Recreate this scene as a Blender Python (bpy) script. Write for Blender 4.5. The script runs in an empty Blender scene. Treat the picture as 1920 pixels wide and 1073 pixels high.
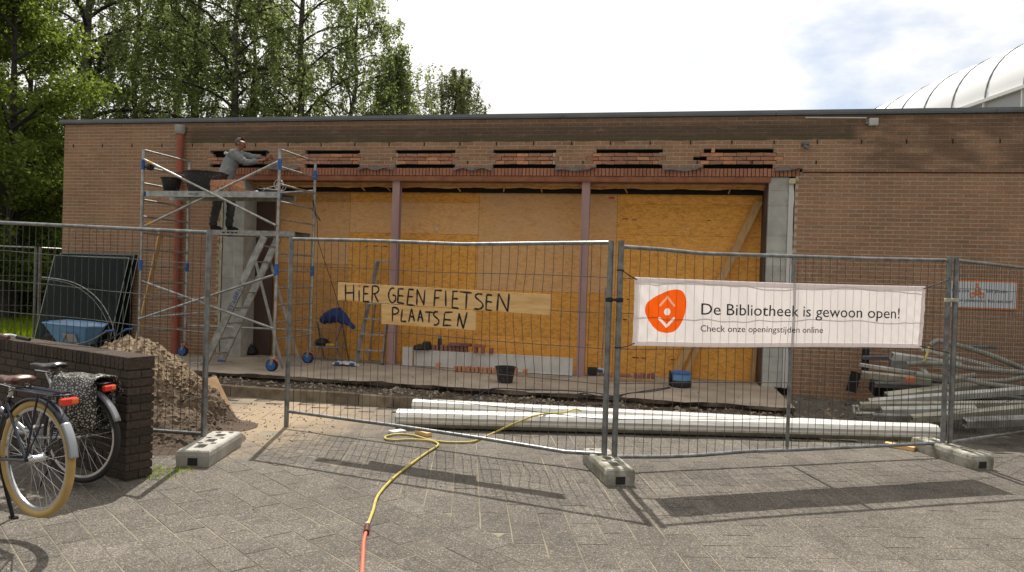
import bpy, math, random
import numpy as np
from mathutils import Vector, Matrix
random.seed(11); rng = np.random.default_rng(5)
S = bpy.context.scene
COL = S.collection
PI = math.pi
# ------------------------------------------------------------------ camera
def Rot(x, y, z):
    m = Matrix.Identity(3)
    for i in range(3):
        m[i][0] = x[i]; m[i][1] = y[i]; m[i][2] = z[i]
    return m
CAM = (2.603,-12.675,1.65)
cam = bpy.data.cameras.new('camera'); camo = bpy.data.objects.new('camera', cam); COL.objects.link(camo)
RX = (0.979,0.201,0.032); UX = (-0.033,0.002,0.999); FX = (-0.201,0.98,-0.009)
RX = Vector(RX).normalized(); FXv = Vector(FX).normalized(); UXv = RX.cross(FXv).normalized(); RX = FXv.cross(UXv).normalized()
camo.matrix_world = Matrix.Translation(CAM) @ Rot(RX, UXv, -FXv).to_4x4()
cam.sensor_width = 36.0; cam.lens = 1400 * 36 / 1920; cam.clip_end = 900; cam.clip_start = 0.05
S.camera = camo
# ------------------------------------------------------------------ sky and sun
SUN_AZ, SUN_EL = math.radians(-17), math.radians(54)      # azimuth from +Y towards +X
sdir = Vector((math.sin(SUN_AZ) * math.cos(SUN_EL), math.cos(SUN_AZ) * math.cos(SUN_EL), math.sin(SUN_EL)))
w = bpy.data.worlds.new('World'); S.world = w; w.use_nodes = True
nt = w.node_tree; N = nt.nodes; L = nt.links; N.clear()
sky = N.new('ShaderNodeTexSky'); sky.sky_type = 'NISHITA'; sky.sun_disc = False
sky.sun_elevation = SUN_EL; sky.sun_rotation = SUN_AZ
sky.dust_density = 2.0
bg1 = N.new('ShaderNodeBackground'); bg1.inputs[1].default_value = 0.11; L.new(sky.outputs[0], bg1.inputs[0])
bg2 = N.new('ShaderNodeBackground')
tc = N.new('ShaderNodeTexCoord')
nz = N.new('ShaderNodeTexNoise'); nz.inputs['Scale'].default_value = 2.3; nz.inputs['Detail'].default_value = 7; nz.inputs['Roughness'].default_value = .58
mp = N.new('ShaderNodeMapping'); mp.inputs['Scale'].default_value = (1, 1, 2.2); mp.inputs['Location'].default_value = (1.15, .2, .3)
L.new(tc.outputs['Generated'], mp.inputs[0]); L.new(mp.outputs[0], nz.inputs[0])
dotn = N.new('ShaderNodeVectorMath'); dotn.operation = 'DOT_PRODUCT'; dotn.inputs[1].default_value = sdir
L.new(tc.outputs['Generated'], dotn.inputs[0])
cr = N.new('ShaderNodeValToRGB'); cr.color_ramp.elements[0].position = .40; cr.color_ramp.elements[1].position = .56
# more cloud towards the sun
ad = N.new('ShaderNodeMath'); ad.operation = 'MULTIPLY_ADD'; ad.inputs[1].default_value = .12; L.new(dotn.outputs['Value'], ad.inputs[0]); L.new(nz.outputs[0], ad.inputs[2])
# a thinner stretch of cloud low on the right, over the vaulted hall
dt2 = N.new('ShaderNodeVectorMath'); dt2.operation = 'DOT_PRODUCT'; dt2.inputs[1].default_value = Vector((0.348,1.095,0.328)).normalized()
L.new(tc.outputs['Generated'], dt2.inputs[0])
m2 = N.new('ShaderNodeMapRange'); m2.interpolation_type = 'SMOOTHSTEP'; m2.inputs[1].default_value = .975; m2.inputs[2].default_value = .9985; m2.inputs[3].default_value = .11; m2.inputs[4].default_value = -.15; L.new(dt2.outputs['Value'], m2.inputs[0])
ad2 = N.new('ShaderNodeMath'); ad2.operation = 'ADD'; L.new(ad.outputs[0], ad2.inputs[0]); L.new(m2.outputs[0], ad2.inputs[1])
L.new(ad2.outputs[0], cr.inputs[0])
mr = N.new('ShaderNodeMapRange'); mr.inputs[1].default_value = -.2; mr.inputs[2].default_value = .85; mr.inputs[3].default_value = .37; mr.inputs[4].default_value = 1.10
L.new(dotn.outputs['Value'], mr.inputs[0])
mu = N.new('ShaderNodeMath'); mu.operation = 'MULTIPLY_ADD'; mu.inputs[1].default_value = 1.0; mu.inputs[2].default_value = 0
L.new(mr.outputs[0], mu.inputs[0])
bg2.inputs[0].default_value = (1, .985, .955, 1); L.new(mu.outputs[0], bg2.inputs[1])
mx = N.new('ShaderNodeMixShader'); L.new(cr.outputs[0], mx.inputs[0]); L.new(bg1.outputs[0], mx.inputs[1]); L.new(bg2.outputs[0], mx.inputs[2])
wo = N.new('ShaderNodeOutputWorld'); L.new(mx.outputs[0], wo.inputs[0])
sun = bpy.data.lights.new('sun', 'SUN'); sun.energy = 5.0; sun.angle = math.radians(.42); sun.color = (1, .945, .86)
suno = bpy.data.objects.new('sun', sun); COL.objects.link(suno)
suno.rotation_euler = (-sdir).to_track_quat('-Z', 'Y').to_euler(); suno.location = (0, 0, 40)
S.view_settings.view_transform = 'Standard'; S.view_settings.look = 'None'; S.view_settings.exposure = 0.2; S.view_settings.gamma = 1
S.render.engine = 'CYCLES'
S.cycles.max_bounces = 6; S.cycles.transparent_max_bounces = 12; S.cycles.sample_clamp_indirect = 6

# ------------------------------------------------------------------ materials
def newmat(name):
    m = bpy.data.materials.new(name); m.use_nodes = True
    nt = m.node_tree; p = nt.nodes['Principled BSDF']
    return m, nt, p
def mat(name, col, rough=.7, metal=0., col2=None, scale=8., isl=0., bump=0., bscale=40., detail=5, spec=None, stretch=None, lo=.35, hi=.65, objvar=0.):
    m, nt, p = newmat(name); N = nt.nodes; L = nt.links
    p.inputs['Roughness'].default_value = rough; p.inputs['Metallic'].default_value = metal
    if spec is not None: p.inputs['Specular IOR Level'].default_value = spec
    c = (*col, 1)
    geo = N.new('ShaderNodeNewGeometry')
    src = geo.outputs['Position']
    if stretch:
        mp = N.new('ShaderNodeMapping'); mp.inputs['Scale'].default_value = stretch; L.new(src, mp.inputs[0]); src = mp.outputs[0]
    out = None
    if col2 is not None:
        n = N.new('ShaderNodeTexNoise'); n.inputs['Scale'].default_value = scale; n.inputs['Detail'].default_value = detail; L.new(src, n.inputs[0])
        r = N.new('ShaderNodeMapRange'); r.inputs[1].default_value = lo; r.inputs[2].default_value = hi; L.new(n.outputs[0], r.inputs[0])
        x = N.new('ShaderNodeMix'); x.data_type = 'RGBA'; x.inputs[6].default_value = c; x.inputs[7].default_value = (*col2, 1); L.new(r.outputs[0], x.inputs[0]); out = x.outputs[2]
    if isl or objvar:
        if objvar:
            oi = N.new('ShaderNodeObjectInfo'); a = N.new('ShaderNodeMath'); a.operation = 'ADD'; L.new(oi.outputs['Random'], a.inputs[0]); L.new(geo.outputs['Random Per Island'], a.inputs[1])
            f = N.new('ShaderNodeMath'); f.operation = 'FRACT'; L.new(a.outputs[0], f.inputs[0]); rs = f.outputs[0]; k = max(isl, objvar)
        else: rs = geo.outputs['Random Per Island']; k = isl
        r = N.new('ShaderNodeMapRange'); r.inputs[3].default_value = 1 - k; r.inputs[4].default_value = 1 + k; L.new(rs, r.inputs[0])
        v = N.new('ShaderNodeVectorMath'); v.operation = 'SCALE'
        if out: L.new(out, v.inputs[0])
        else: v.inputs[0].default_value = col
        L.new(r.outputs[0], v.inputs['Scale']); out = v.outputs[0]
    if out: L.new(out, p.inputs['Base Color'])
    else: p.inputs['Base Color'].default_value = c
    if bump:
        n = N.new('ShaderNodeTexNoise'); n.inputs['Scale'].default_value = bscale; n.inputs['Detail'].default_value = 6; L.new(src, n.inputs[0])
        b = N.new('ShaderNodeBump'); b.inputs['Strength'].default_value = 1; b.inputs['Distance'].default_value = bump; L.new(n.outputs[0], b.inputs['Height']); L.new(b.outputs[0], p.inputs['Normal'])
    return m
def brickmat(name, a, b, c, stain=False, sc=1.0):
    """fired clay: three tones mixed per brick, sooty band and moss with their own outline"""
    m, nt, p = newmat(name); N = nt.nodes; L = nt.links
    p.inputs['Roughness'].default_value = .9; p.inputs['Specular IOR Level'].default_value = .2
    g = N.new('ShaderNodeNewGeometry'); oi = N.new('ShaderNodeObjectInfo')
    ad = N.new('ShaderNodeMath'); ad.operation = 'ADD'; L.new(g.outputs['Random Per Island'], ad.inputs[0]); L.new(oi.outputs['Random'], ad.inputs[1])
    fr = N.new('ShaderNodeMath'); fr.operation = 'FRACT'; L.new(ad.outputs[0], fr.inputs[0])
    r = N.new('ShaderNodeValToRGB'); e = r.color_ramp.elements; e[0].color = (*a, 1); e[1].color = (*c, 1); e.new(.5).color = (*b, 1); L.new(fr.outputs[0], r.inputs[0])
    n = N.new('ShaderNodeTexNoise'); n.inputs['Scale'].default_value = 45; n.inputs['Detail'].default_value = 6; L.new(g.outputs['Position'], n.inputs[0])
    mr = N.new('ShaderNodeMapRange'); mr.inputs[1].default_value = .3; mr.inputs[2].default_value = .7; mr.inputs[3].default_value = .72; mr.inputs[4].default_value = 1.25; L.new(n.outputs[0], mr.inputs[0])
    v = N.new('ShaderNodeVectorMath'); v.operation = 'SCALE'; L.new(r.outputs[0], v.inputs[0]); L.new(mr.outputs[0], v.inputs['Scale']); out = v.outputs[0]
    # broad weathering
    n2 = N.new('ShaderNodeTexNoise'); n2.inputs['Scale'].default_value = .9; n2.inputs['Detail'].default_value = 5; L.new(g.outputs['Position'], n2.inputs[0])
    mr2 = N.new('ShaderNodeMapRange'); mr2.inputs[1].default_value = .3; mr2.inputs[2].default_value = .7; mr2.inputs[3].default_value = .82; mr2.inputs[4].default_value = 1.15; L.new(n2.outputs[0], mr2.inputs[0])
    v2 = N.new('ShaderNodeVectorMath'); v2.operation = 'SCALE'; L.new(out, v2.inputs[0]); L.new(mr2.outputs[0], v2.inputs['Scale']); out = v2.outputs[0]
    if stain: out = stained(nt, g, out)
    L.new(out, p.inputs['Base Color'])
    b_ = N.new('ShaderNodeBump'); b_.inputs['Distance'].default_value = .003; L.new(n.outputs[0], b_.inputs['Height']); L.new(b_.outputs[0], p.inputs['Normal'])
    return m
def stained(nt, g, out):
    N = nt.nodes; L = nt.links
    sp = N.new('ShaderNodeSeparateXYZ'); L.new(g.outputs['Position'], sp.inputs[0])
    def mth(op, a, b=None, c=None):
        q = N.new('ShaderNodeMath'); q.operation = op; q.use_clamp = False
        for i, x in enumerate((a, b, c)):
            if x is None: continue
            if isinstance(x, (int, float)): q.inputs[i].default_value = x
            else: L.new(x, q.inputs[i])
        return q.outputs[0]
    def ramp(x, a, b):
        r = N.new('ShaderNodeMapRange'); r.interpolation_type = 'SMOOTHSTEP'; r.inputs[1].default_value = a; r.inputs[2].default_value = b; L.new(x, r.inputs[0]); return r.outputs[0]
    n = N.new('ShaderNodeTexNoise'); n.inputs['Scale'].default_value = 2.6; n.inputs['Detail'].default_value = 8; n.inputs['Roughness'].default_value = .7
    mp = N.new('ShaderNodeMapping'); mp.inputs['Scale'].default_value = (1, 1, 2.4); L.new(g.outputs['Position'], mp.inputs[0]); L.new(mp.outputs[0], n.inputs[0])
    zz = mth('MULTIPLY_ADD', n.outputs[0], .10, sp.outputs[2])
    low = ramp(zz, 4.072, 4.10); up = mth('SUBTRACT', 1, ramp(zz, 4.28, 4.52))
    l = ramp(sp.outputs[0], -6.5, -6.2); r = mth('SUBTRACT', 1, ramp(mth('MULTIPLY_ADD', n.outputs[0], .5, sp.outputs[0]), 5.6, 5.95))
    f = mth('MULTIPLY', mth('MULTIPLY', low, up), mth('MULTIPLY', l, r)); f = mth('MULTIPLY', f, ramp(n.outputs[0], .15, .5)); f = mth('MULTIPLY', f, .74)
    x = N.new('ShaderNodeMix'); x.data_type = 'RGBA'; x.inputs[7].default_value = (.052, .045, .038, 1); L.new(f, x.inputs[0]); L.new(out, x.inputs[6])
    # dirty drips on the right, and moss along the foot of the band
    ms = mth('MULTIPLY', mth('MULTIPLY', ramp(zz, 4.06, 4.1), mth('SUBTRACT', 1, ramp(zz, 4.13, 4.22))), mth('MULTIPLY', l, r)); ms = mth('MULTIPLY', ms, .42)
    y = N.new('ShaderNodeMix'); y.data_type = 'RGBA'; y.inputs[7].default_value = (.085, .085, .035, 1); L.new(ms, y.inputs[0]); L.new(x.outputs[2], y.inputs[6])
    n3 = N.new('ShaderNodeTexNoise'); n3.inputs['Scale'].default_value = 1.7; n3.inputs['Detail'].default_value = 7; L.new(mp.outputs[0], n3.inputs[0])
    d = mth('MULTIPLY', ramp(sp.outputs[0], 5.1, 5.9), ramp(sp.outputs[2], 3.5, 3.56)); d = mth('MULTIPLY', d, ramp(n3.outputs[0], .3, .6)); d = mth('MULTIPLY', d, .6)
    z = N.new('ShaderNodeMix'); z.data_type = 'RGBA'; z.inputs[7].default_value = (.085, .062, .045, 1); L.new(d, z.inputs[0]); L.new(y.outputs[2], z.inputs[6])
    return z.outputs[2]

M = {}
M['brick'] = brickmat('facade brick', (.315, .180, .108), (.39, .212, .124), (.345, .205, .13), True)
M['brick_old'] = brickmat('salvaged brick', (.37, .18, .115), (.45, .23, .15), (.33, .19, .125))
M['brick_red'] = brickmat('red brick', (.38, .165, .10), (.44, .20, .125), (.34, .15, .095))
M['brick_orange'] = brickmat('new orange brick', (.62, .31, .18), (.54, .26, .15), (.64, .35, .21))
M['brick_purple'] = brickmat('purple brick', (.30, .14, .12), (.37, .18, .14), (.25, .11, .09))
M['brick_dark'] = brickmat('weathered wall brick', (.058, .045, .035), (.08, .06, .046), (.047, .037, .03))
m, nt, p = newmat('mortar'); g = nt.nodes.new('ShaderNodeNewGeometry'); n = nt.nodes.new('ShaderNodeTexNoise'); n.inputs['Scale'].default_value = 6; nt.links.new(g.outputs['Position'], n.inputs[0])
r = nt.nodes.new('ShaderNodeValToRGB'); r.color_ramp.elements[0].color = (.38, .325, .24, 1); r.color_ramp.elements[1].color = (.55, .475, .365, 1); nt.links.new(n.outputs[0], r.inputs[0])
nt.links.new(stained(nt, g, r.outputs[0]), p.inputs['Base Color']); p.inputs['Roughness'].default_value = .95; M['mortar'] = m
M['mortar_dark'] = mat('dark mortar', (.045, .036, .028), .95, col2=(.07, .056, .043), scale=9)
M['coping'] = mat('grey aluminium trim', (.14, .15, .17), .45, 0., col2=(.18, .19, .205), scale=2)
M['galv'] = mat('galvanised steel', (.30, .31, .31), .42, .75, col2=(.17, .175, .175), scale=14, bump=.0006, bscale=90)
M['wire'] = mat('fence wire', (.115, .115, .11), .5, .35, col2=(.06, .06, .055), scale=20)
M['alu'] = mat('scaffold aluminium', (.52, .52, .50), .42, .7, col2=(.30, .30, .285), scale=11, bump=.0005, bscale=60)
M['alu_dull'] = mat('dull aluminium', (.42, .42, .40), .5, .5, col2=(.28, .27, .25), scale=8)
M['blue'] = mat('blue plastic', (.03, .14, .46), .45, col2=(.02, .10, .34), scale=20)
M['yellow_tape'] = mat('yellow tape', (.65, .38, .03), .6)
M['steel_red'] = mat('red lead primed steel', (.24, .085, .045), .7, col2=(.33, .14, .07), scale=5, bump=.001)
M['steel_mauve'] = mat('mauve primed steel column', (.44, .29, .275), .55, col2=(.36, .22, .21), scale=4, bump=.0005, stretch=(1, 1, .3))
M['slot'] = mat('dark cavity', (.012, .011, .010), .95)
M['lead'] = mat('lead sheet', (.17, .18, .185), .6, .2, col2=(.10, .105, .11), scale=9, bump=.004, bscale=12)
M['pipe_red'] = mat('red brown downpipe', (.42, .10, .052), .5, col2=(.27, .075, .045), scale=6)
M['concrete'] = mat('concrete block', (.46, .44, .40), .92, col2=(.28, .265, .23), scale=6, bump=.003, bscale=60, lo=.3, hi=.7)
M['concrete_moss'] = mat('mossy concrete block', (.42, .40, .35), .92, col2=(.19, .185, .13), scale=7, bump=.004, bscale=50, lo=.38, hi=.62)
M['hole'] = mat('block hole', (.03, .028, .022), .95)
M['slab'] = mat('dusty concrete slab', (.44, .37, .29), .93, col2=(.28, .225, .17), scale=1.6, bump=.004, bscale=18, lo=.33, hi=.68, detail=9)
M['slab_edge'] = mat('broken slab edge', (.13, .095, .065), .95, col2=(.055, .038, .026), scale=3.2, bump=.03, bscale=14, lo=.38, hi=.6, detail=9)
M['rubble'] = mat('rubble', (.34, .29, .23), .95, col2=(.12, .085, .055), scale=7, isl=.35, bump=.01, bscale=30)
M['kerb'] = mat('kerb stone', (.30, .245, .17), .9, col2=(.16, .115, .075), scale=5, isl=.2, bump=.004, objvar=.25)
M['white_block'] = mat('whitewashed blockwork', (.50, .50, .46), .9, col2=(.38, .375, .34), scale=5, bump=.004, bscale=30, objvar=.07)
M['foam'] = mat('cream insulation', (.62, .56, .38), .9, col2=(.44, .40, .32), scale=9, bump=.01, bscale=20)
M['white_trim'] = mat('white trim', (.62, .60, .58), .6)
M['brown_reveal'] = mat('brown reveal', (.105, .062, .045), .8, col2=(.07, .042, .032), scale=3)
def osb(name, a, b, dark, dust):
    m, nt, p = newmat(name); N = nt.nodes; L = nt.links; p.inputs['Roughness'].default_value = .75
    g = N.new('ShaderNodeNewGeometry'); oi = N.new('ShaderNodeObjectInfo')
    mp = N.new('ShaderNodeMapping'); mp.inputs['Scale'].default_value = (1, 1, 2.2); L.new(g.outputs['Position'], mp.inputs[0])
    nd = N.new('ShaderNodeTexNoise'); nd.inputs['Scale'].default_value = 6; nd.inputs['Detail'].default_value = 3; L.new(g.outputs['Position'], nd.inputs[0])
    vs_ = N.new('ShaderNodeVectorMath'); vs_.operation = 'MULTIPLY_ADD'; vs_.inputs[1].default_value = (.22, .22, .22); L.new(nd.outputs['Color'], vs_.inputs[0]); L.new(mp.outputs[0], vs_.inputs[2])
    v = N.new('ShaderNodeTexVoronoi'); v.inputs['Scale'].default_value = 21; v.inputs['Randomness'].default_value = 1; L.new(vs_.outputs[0], v.inputs[0])
    v.feature = 'F1'
    sc = N.new('ShaderNodeSeparateColor'); L.new(v.outputs['Color'], sc.inputs[0])
    r = N.new('ShaderNodeValToRGB'); e = r.color_ramp.elements; e[0].color = (*b, 1); e[1].color = (*a, 1); e[0].position = .05; e[1].position = .75; L.new(sc.outputs[0], r.inputs[0])
    n = N.new('ShaderNodeTexNoise'); n.inputs['Scale'].default_value = 9; n.inputs['Detail'].default_value = 8; n.inputs['Roughness'].default_value = .75; L.new(mp.outputs[0], n.inputs[0])
    rr = N.new('ShaderNodeMapRange'); rr.inputs[1].default_value = .50; rr.inputs[2].default_value = .68; rr.inputs[4].default_value = .7; L.new(n.outputs[0], rr.inputs[0])
    x = N.new('ShaderNodeMix'); x.data_type = 'RGBA'; x.inputs[7].default_value = (*dark, 1); L.new(rr.outputs[0], x.inputs[0]); L.new(r.outputs[0], x.inputs[6])
    n2 = N.new('ShaderNodeTexNoise'); n2.inputs['Scale'].default_value = 1.3; n2.inputs['Detail'].default_value = 6; L.new(g.outputs['Position'], n2.inputs[0])
    r2 = N.new('ShaderNodeMapRange'); r2.inputs[1].default_value = .35; r2.inputs[2].default_value = .7; r2.inputs[3].default_value = dust[0]; r2.inputs[4].default_value = dust[1]; L.new(n2.outputs[0], r2.inputs[0])
    y = N.new('ShaderNodeMix'); y.data_type = 'RGBA'; y.inputs[7].default_value = (*dust[2], 1); L.new(r2.outputs[0], y.inputs[0]); L.new(x.outputs[2], y.inputs[6])
    r3 = N.new('ShaderNodeMapRange'); r3.inputs[3].default_value = .88; r3.inputs[4].default_value = 1.1; L.new(oi.outputs['Random'], r3.inputs[0])
    s = N.new('ShaderNodeVectorMath'); s.operation = 'SCALE'; L.new(y.outputs[2], s.inputs[0]); L.new(r3.outputs[0], s.inputs['Scale']); L.new(s.outputs[0], p.inputs['Base Color'])
    b_ = N.new('ShaderNodeBump'); b_.inputs['Distance'].default_value = .002; L.new(sc.outputs[1], b_.inputs['Height']); L.new(b_.outputs[0], p.inputs['Normal'])
    return m
M['osb'] = osb('oriented strand board', (.93, .46, .085), (.76, .34, .05), (.38, .145, .022), (0, .10, (.72, .45, .22)))
M['osb_pale'] = osb('dusty pale strand board', (.84, .47, .17), (.70, .36, .12), (.44, .20, .055), (.12, .58, (.68, .44, .25)))
M['osb_brown_shade'] = osb('shaded brown strand board', (.70, .35, .09), (.55, .25, .055), (.27, .11, .025), (.1, .4, (.52, .31, .15)))  # brown board, with the shade on the left boards put into its colour
M['wood'] = mat('raw timber', (.56, .36, .16), .75, col2=(.43, .25, .10), scale=6, stretch=(6, 6, 1), bump=.001)
M['wood_floor'] = mat('timber batten', (.50, .33, .17), .8, col2=(.36, .22, .11), scale=9)
M['ply'] = mat('pine plank', (.84, .55, .24), .65, col2=(.62, .34, .11), scale=3.2, stretch=(1.2, 1.2, 9), lo=.42, hi=.75, detail=8)
M['paint_black'] = mat('black brush paint', (.012, .011, .010), .5)
M['black'] = mat('black rubber', (.016, .016, .017), .6)
M['black_dusty'] = mat('mortar stained black plastic', (.024, .024, .026), .7, col2=(.13, .12, .11), scale=22, lo=.55, hi=.75, detail=8)
M['rad_white'] = mat('radiator enamel', (.72, .71, .68), .35, col2=(.60, .58, .54), scale=4)
M['alu_white'] = mat('white coated aluminium', (.70, .69, .655), .5, col2=(.50, .47, .40), scale=3.5, stretch=(1.5, 1.5, 14), lo=.40, hi=.80, detail=9, bump=.0012, bscale=5)
M['scrap_white'] = mat('scrap white aluminium', (.60, .60, .57), .5, col2=(.38, .37, .33), scale=5, bump=.001)
M['scrap_cream'] = mat('scrap cream profile', (.46, .44, .36), .6, col2=(.30, .27, .20), scale=6, bump=.001)
M['scrap_grey'] = mat('scrap grey profile', (.30, .30, .29), .55, col2=(.17, .16, .15), scale=6)
M['pvc'] = mat('old grey plastic pipe', (.33, .325, .275), .6, col2=(.21, .20, .16), scale=5, bump=.001)
M['hose_y'] = mat('yellow garden hose', (.58, .46, .10), .5, col2=(.45, .36, .10), scale=9)
M['hose_r'] = mat('red hose', (.66, .13, .07), .5)
M['glass'] = None
M['skin'] = mat('skin', (.36, .165, .105), .55, col2=(.29, .12, .075), scale=14)
M['hair'] = mat('grey hair', (.05, .042, .036), .8, col2=(.10, .09, .08), scale=30)
M['shirt'] = mat('grey work shirt', (.235, .25, .26), .9, col2=(.19, .20, .21), scale=6, bump=.01, bscale=9)
M['trousers'] = mat('charcoal work trousers', (.045, .05, .052), .9, col2=(.065, .066, .064), scale=8, bump=.01, bscale=9)
M['shoe'] = mat('black work shoe', (.014, .013, .013), .6)
M['tyre_cream'] = mat('cream tyre rubber', (.52, .36, .13), .7, col2=(.42, .27, .09), scale=7)
M['tyre_black'] = mat('black tyre', (.022, .022, .022), .75)
M['chrome'] = mat('polished aluminium', (.62, .62, .62), .2, .9)
M['frame_dark'] = mat('dark blue lacquer', (.016, .020, .034), .25)
M['frame_silver'] = mat('silver lacquer', (.34, .35, .37), .3, .5)
M['frame_black'] = mat('black lacquer', (.012, .012, .013), .25)
M['saddle_brown'] = mat('brown leather', (.10, .032, .022), .4)
M['saddle_black'] = mat('black vinyl', (.02, .02, .022), .25)
M['lamp_red'] = mat('red reflector', (.70, .045, .02), .25)
M['lamp_orange'] = mat('orange reflector', (.85, .16, .03), .25)
M['barrow'] = mat('blue wheelbarrow tub', (.17, .38, .66), .45, col2=(.13, .31, .56), scale=5)
M['paper'] = mat('paper label', (.52, .48, .45), .8)
M['barrow_dust'] = mat('dusty tub inside', (.42, .50, .60), .8, col2=(.25, .38, .56), scale=7)
M['orange'] = mat('orange plastic', (.62, .15, .06), .6)
M['sign_white'] = mat('white sign face', (.62, .65, .70), .5)
M['sign_orange'] = mat('orange print', (.72, .22, .05), .6)
M['sign_black'] = mat('black print', (.02, .02, .025), .6)
M['cloth_blue'] = mat('navy blue cloth', (.018, .04, .15), .85, bump=.02, bscale=10)
M['bag_white'] = mat('white cement bag', (.58, .60, .62), .7, bump=.01, bscale=14)
M['bag_blue'] = mat('blue print', (.05, .11, .28), .7)
M['cable_blue'] = mat('dark blue cable', (.02, .035, .075), .6)
M['tarmac'] = mat('soil', (.10, .08, .055), .95, col2=(.06, .07, .03), scale=1.5)
M['bark'] = mat('birch bark', (.13, .115, .095), .9, col2=(.045, .038, .03), scale=5, bump=.01, stretch=(1, 1, 3))
M['bark_dark'] = mat('dark bark', (.05, .043, .034), .95, col2=(.03, .026, .02), scale=5)
M['vault'] = mat('white membrane vault', (.80, .81, .82), .45)
M['vault_rib'] = mat('vault rib', (.30, .31, .32), .5)
M['vault_wall'] = mat('grey vault wall', (.34, .35, .36), .6)
M['vault_white'] = mat('white flashing', (.78, .78, .76), .5)
M['rooftile'] = mat('dark roof tile', (.055, .056, .06), .6, isl=.3)
def leafmat(name, a, b, tr=.5):
    m, nt, p = newmat(name); N = nt.nodes; L = nt.links; N.remove(p)
    g = N.new('ShaderNodeNewGeometry'); r = N.new('ShaderNodeValToRGB'); e = r.color_ramp.elements; e[0].color = (*a, 1); e[1].color = (*b, 1); L.new(g.outputs['Random Per Island'], r.inputs[0])
    d = N.new('ShaderNodeBsdfDiffuse'); t = N.new('ShaderNodeBsdfTranslucent'); x = N.new('ShaderNodeMixShader'); x.inputs[0].default_value = tr
    hs = N.new('ShaderNodeHueSaturation'); hs.inputs['Hue'].default_value = .485; hs.inputs['Saturation'].default_value = 1.15; hs.inputs['Value'].default_value = 1.5; L.new(r.outputs[0], hs.inputs['Color'])
    L.new(r.outputs[0], d.inputs[0]); L.new(hs.outputs[0], t.inputs[0]); L.new(d.outputs[0], x.inputs[1]); L.new(t.outputs[0], x.inputs[2]); L.new(x.outputs[0], N['Material Output'].inputs[0])
    return m
M['leaf_birch'] = leafmat('birch leaf', (.105, .145, .05), (.225, .27, .12), .6)
M['leaf_far'] = leafmat('far birch leaf', (.11, .13, .055), (.18, .21, .10), .45)
M['leaf_maple'] = leafmat('broad leaf', (.07, .11, .025), (.18, .23, .07), .55)
M['leaf_hedge'] = leafmat('hedge leaf', (.045, .075, .02), (.10, .145, .04), .45)
M['grass'] = leafmat('grass blade', (.13, .20, .02), (.24, .34, .04), .5)
# banner cloth: light passes through it
m, nt, p = newmat('banner cloth'); N = nt.nodes; L = nt.links; N.remove(p)
at = N.new('ShaderNodeAttribute'); at.attribute_name = 'print'
d = N.new('ShaderNodeBsdfDiffuse'); t = N.new('ShaderNodeBsdfTranslucent'); x = N.new('ShaderNodeMixShader'); x.inputs[0].default_value = .42
L.new(at.outputs['Color'], d.inputs[0]); L.new(at.outputs['Color'], t.inputs[0]); L.new(d.outputs[0], x.inputs[1]); L.new(t.outputs[0], x.inputs[2]); L.new(x.outputs[0], N['Material Output'].inputs[0]); M['banner'] = m
# dark tinted glass sheets
m, nt, p = newmat('tinted glass sheet'); N = nt.nodes; L = nt.links
p.inputs['Base Color'].default_value = (.016, .024, .019, 1); p.inputs['Roughness'].default_value = .12; p.inputs['Specular IOR Level'].default_value = .35
t = N.new('ShaderNodeBsdfTransparent'); t.inputs[0].default_value = (.55, .68, .60, 1); x = N.new('ShaderNodeMixShader'); x.inputs[0].default_value = .42
L.new(p.outputs[0], x.inputs[1]); L.new(t.outputs[0], x.inputs[2]); L.new(x.outputs[0], N['Material Output'].inputs[0]); M['glass'] = m
M['glass_edge'] = mat('glass edge', (.40, .44, .41), .3)
# exposed aggregate paver
m, nt, p = newmat('exposed aggregate paver'); N = nt.nodes; L = nt.links; p.inputs['Roughness'].default_value = .85; p.inputs['Specular IOR Level'].default_value = .25
g = N.new('ShaderNodeNewGeometry'); oi = N.new('ShaderNodeObjectInfo')
v = N.new('ShaderNodeTexVoronoi'); v.inputs['Scale'].default_value = 150; L.new(g.outputs['Position'], v.inputs[0])
sc = N.new('ShaderNodeSeparateColor'); L.new(v.outputs['Color'], sc.inputs[0])
r = N.new('ShaderNodeValToRGB'); e = r.color_ramp.elements; e[0].color = (.062, .055, .047, 1); e[1].color = (.31, .27, .222, 1); e.new(.45).color = (.110, .098, .083, 1); e.new(.85).color = (.152, .134, .111, 1); L.new(sc.outputs[0], r.inputs[0])
ad = N.new('ShaderNodeMath'); ad.operation = 'ADD'; L.new(g.outputs['Random Per Island'], ad.inputs[0]); L.new(oi.outputs['Random'], ad.inputs[1])
fr = N.new('ShaderNodeMath'); fr.operation = 'FRACT'; L.new(ad.outputs[0], fr.inputs[0])
r1 = N.new('ShaderNodeMapRange'); r1.inputs[3].default_value = .86; r1.inputs[4].default_value = 1.10; L.new(fr.outputs[0], r1.inputs[0])
n1 = N.new('ShaderNodeTexNoise'); n1.inputs['Scale'].default_value = .8; n1.inputs['Detail'].default_value = 7; n1.inputs['Roughness'].default_value = .65; L.new(g.outputs['Position'], n1.inputs[0])
r2 = N.new('ShaderNodeMapRange'); r2.inputs[1].default_value = .3; r2.inputs[2].default_value = .7; r2.inputs[3].default_value = .8; r2.inputs[4].default_value = 1.22; L.new(n1.outputs[0], r2.inputs[0])
mm0 = N.new('ShaderNodeMath'); mm0.operation = 'MULTIPLY'; L.new(r1.outputs[0], mm0.inputs[0]); L.new(r2.outputs[0], mm0.inputs[1])
n5 = N.new('ShaderNodeTexNoise'); n5.inputs['Scale'].default_value = 4.5; n5.inputs['Detail'].default_value = 8; n5.inputs['Roughness'].default_value = .75; n5.inputs['Distortion'].default_value = .6; L.new(g.outputs['Position'], n5.inputs[0])
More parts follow.
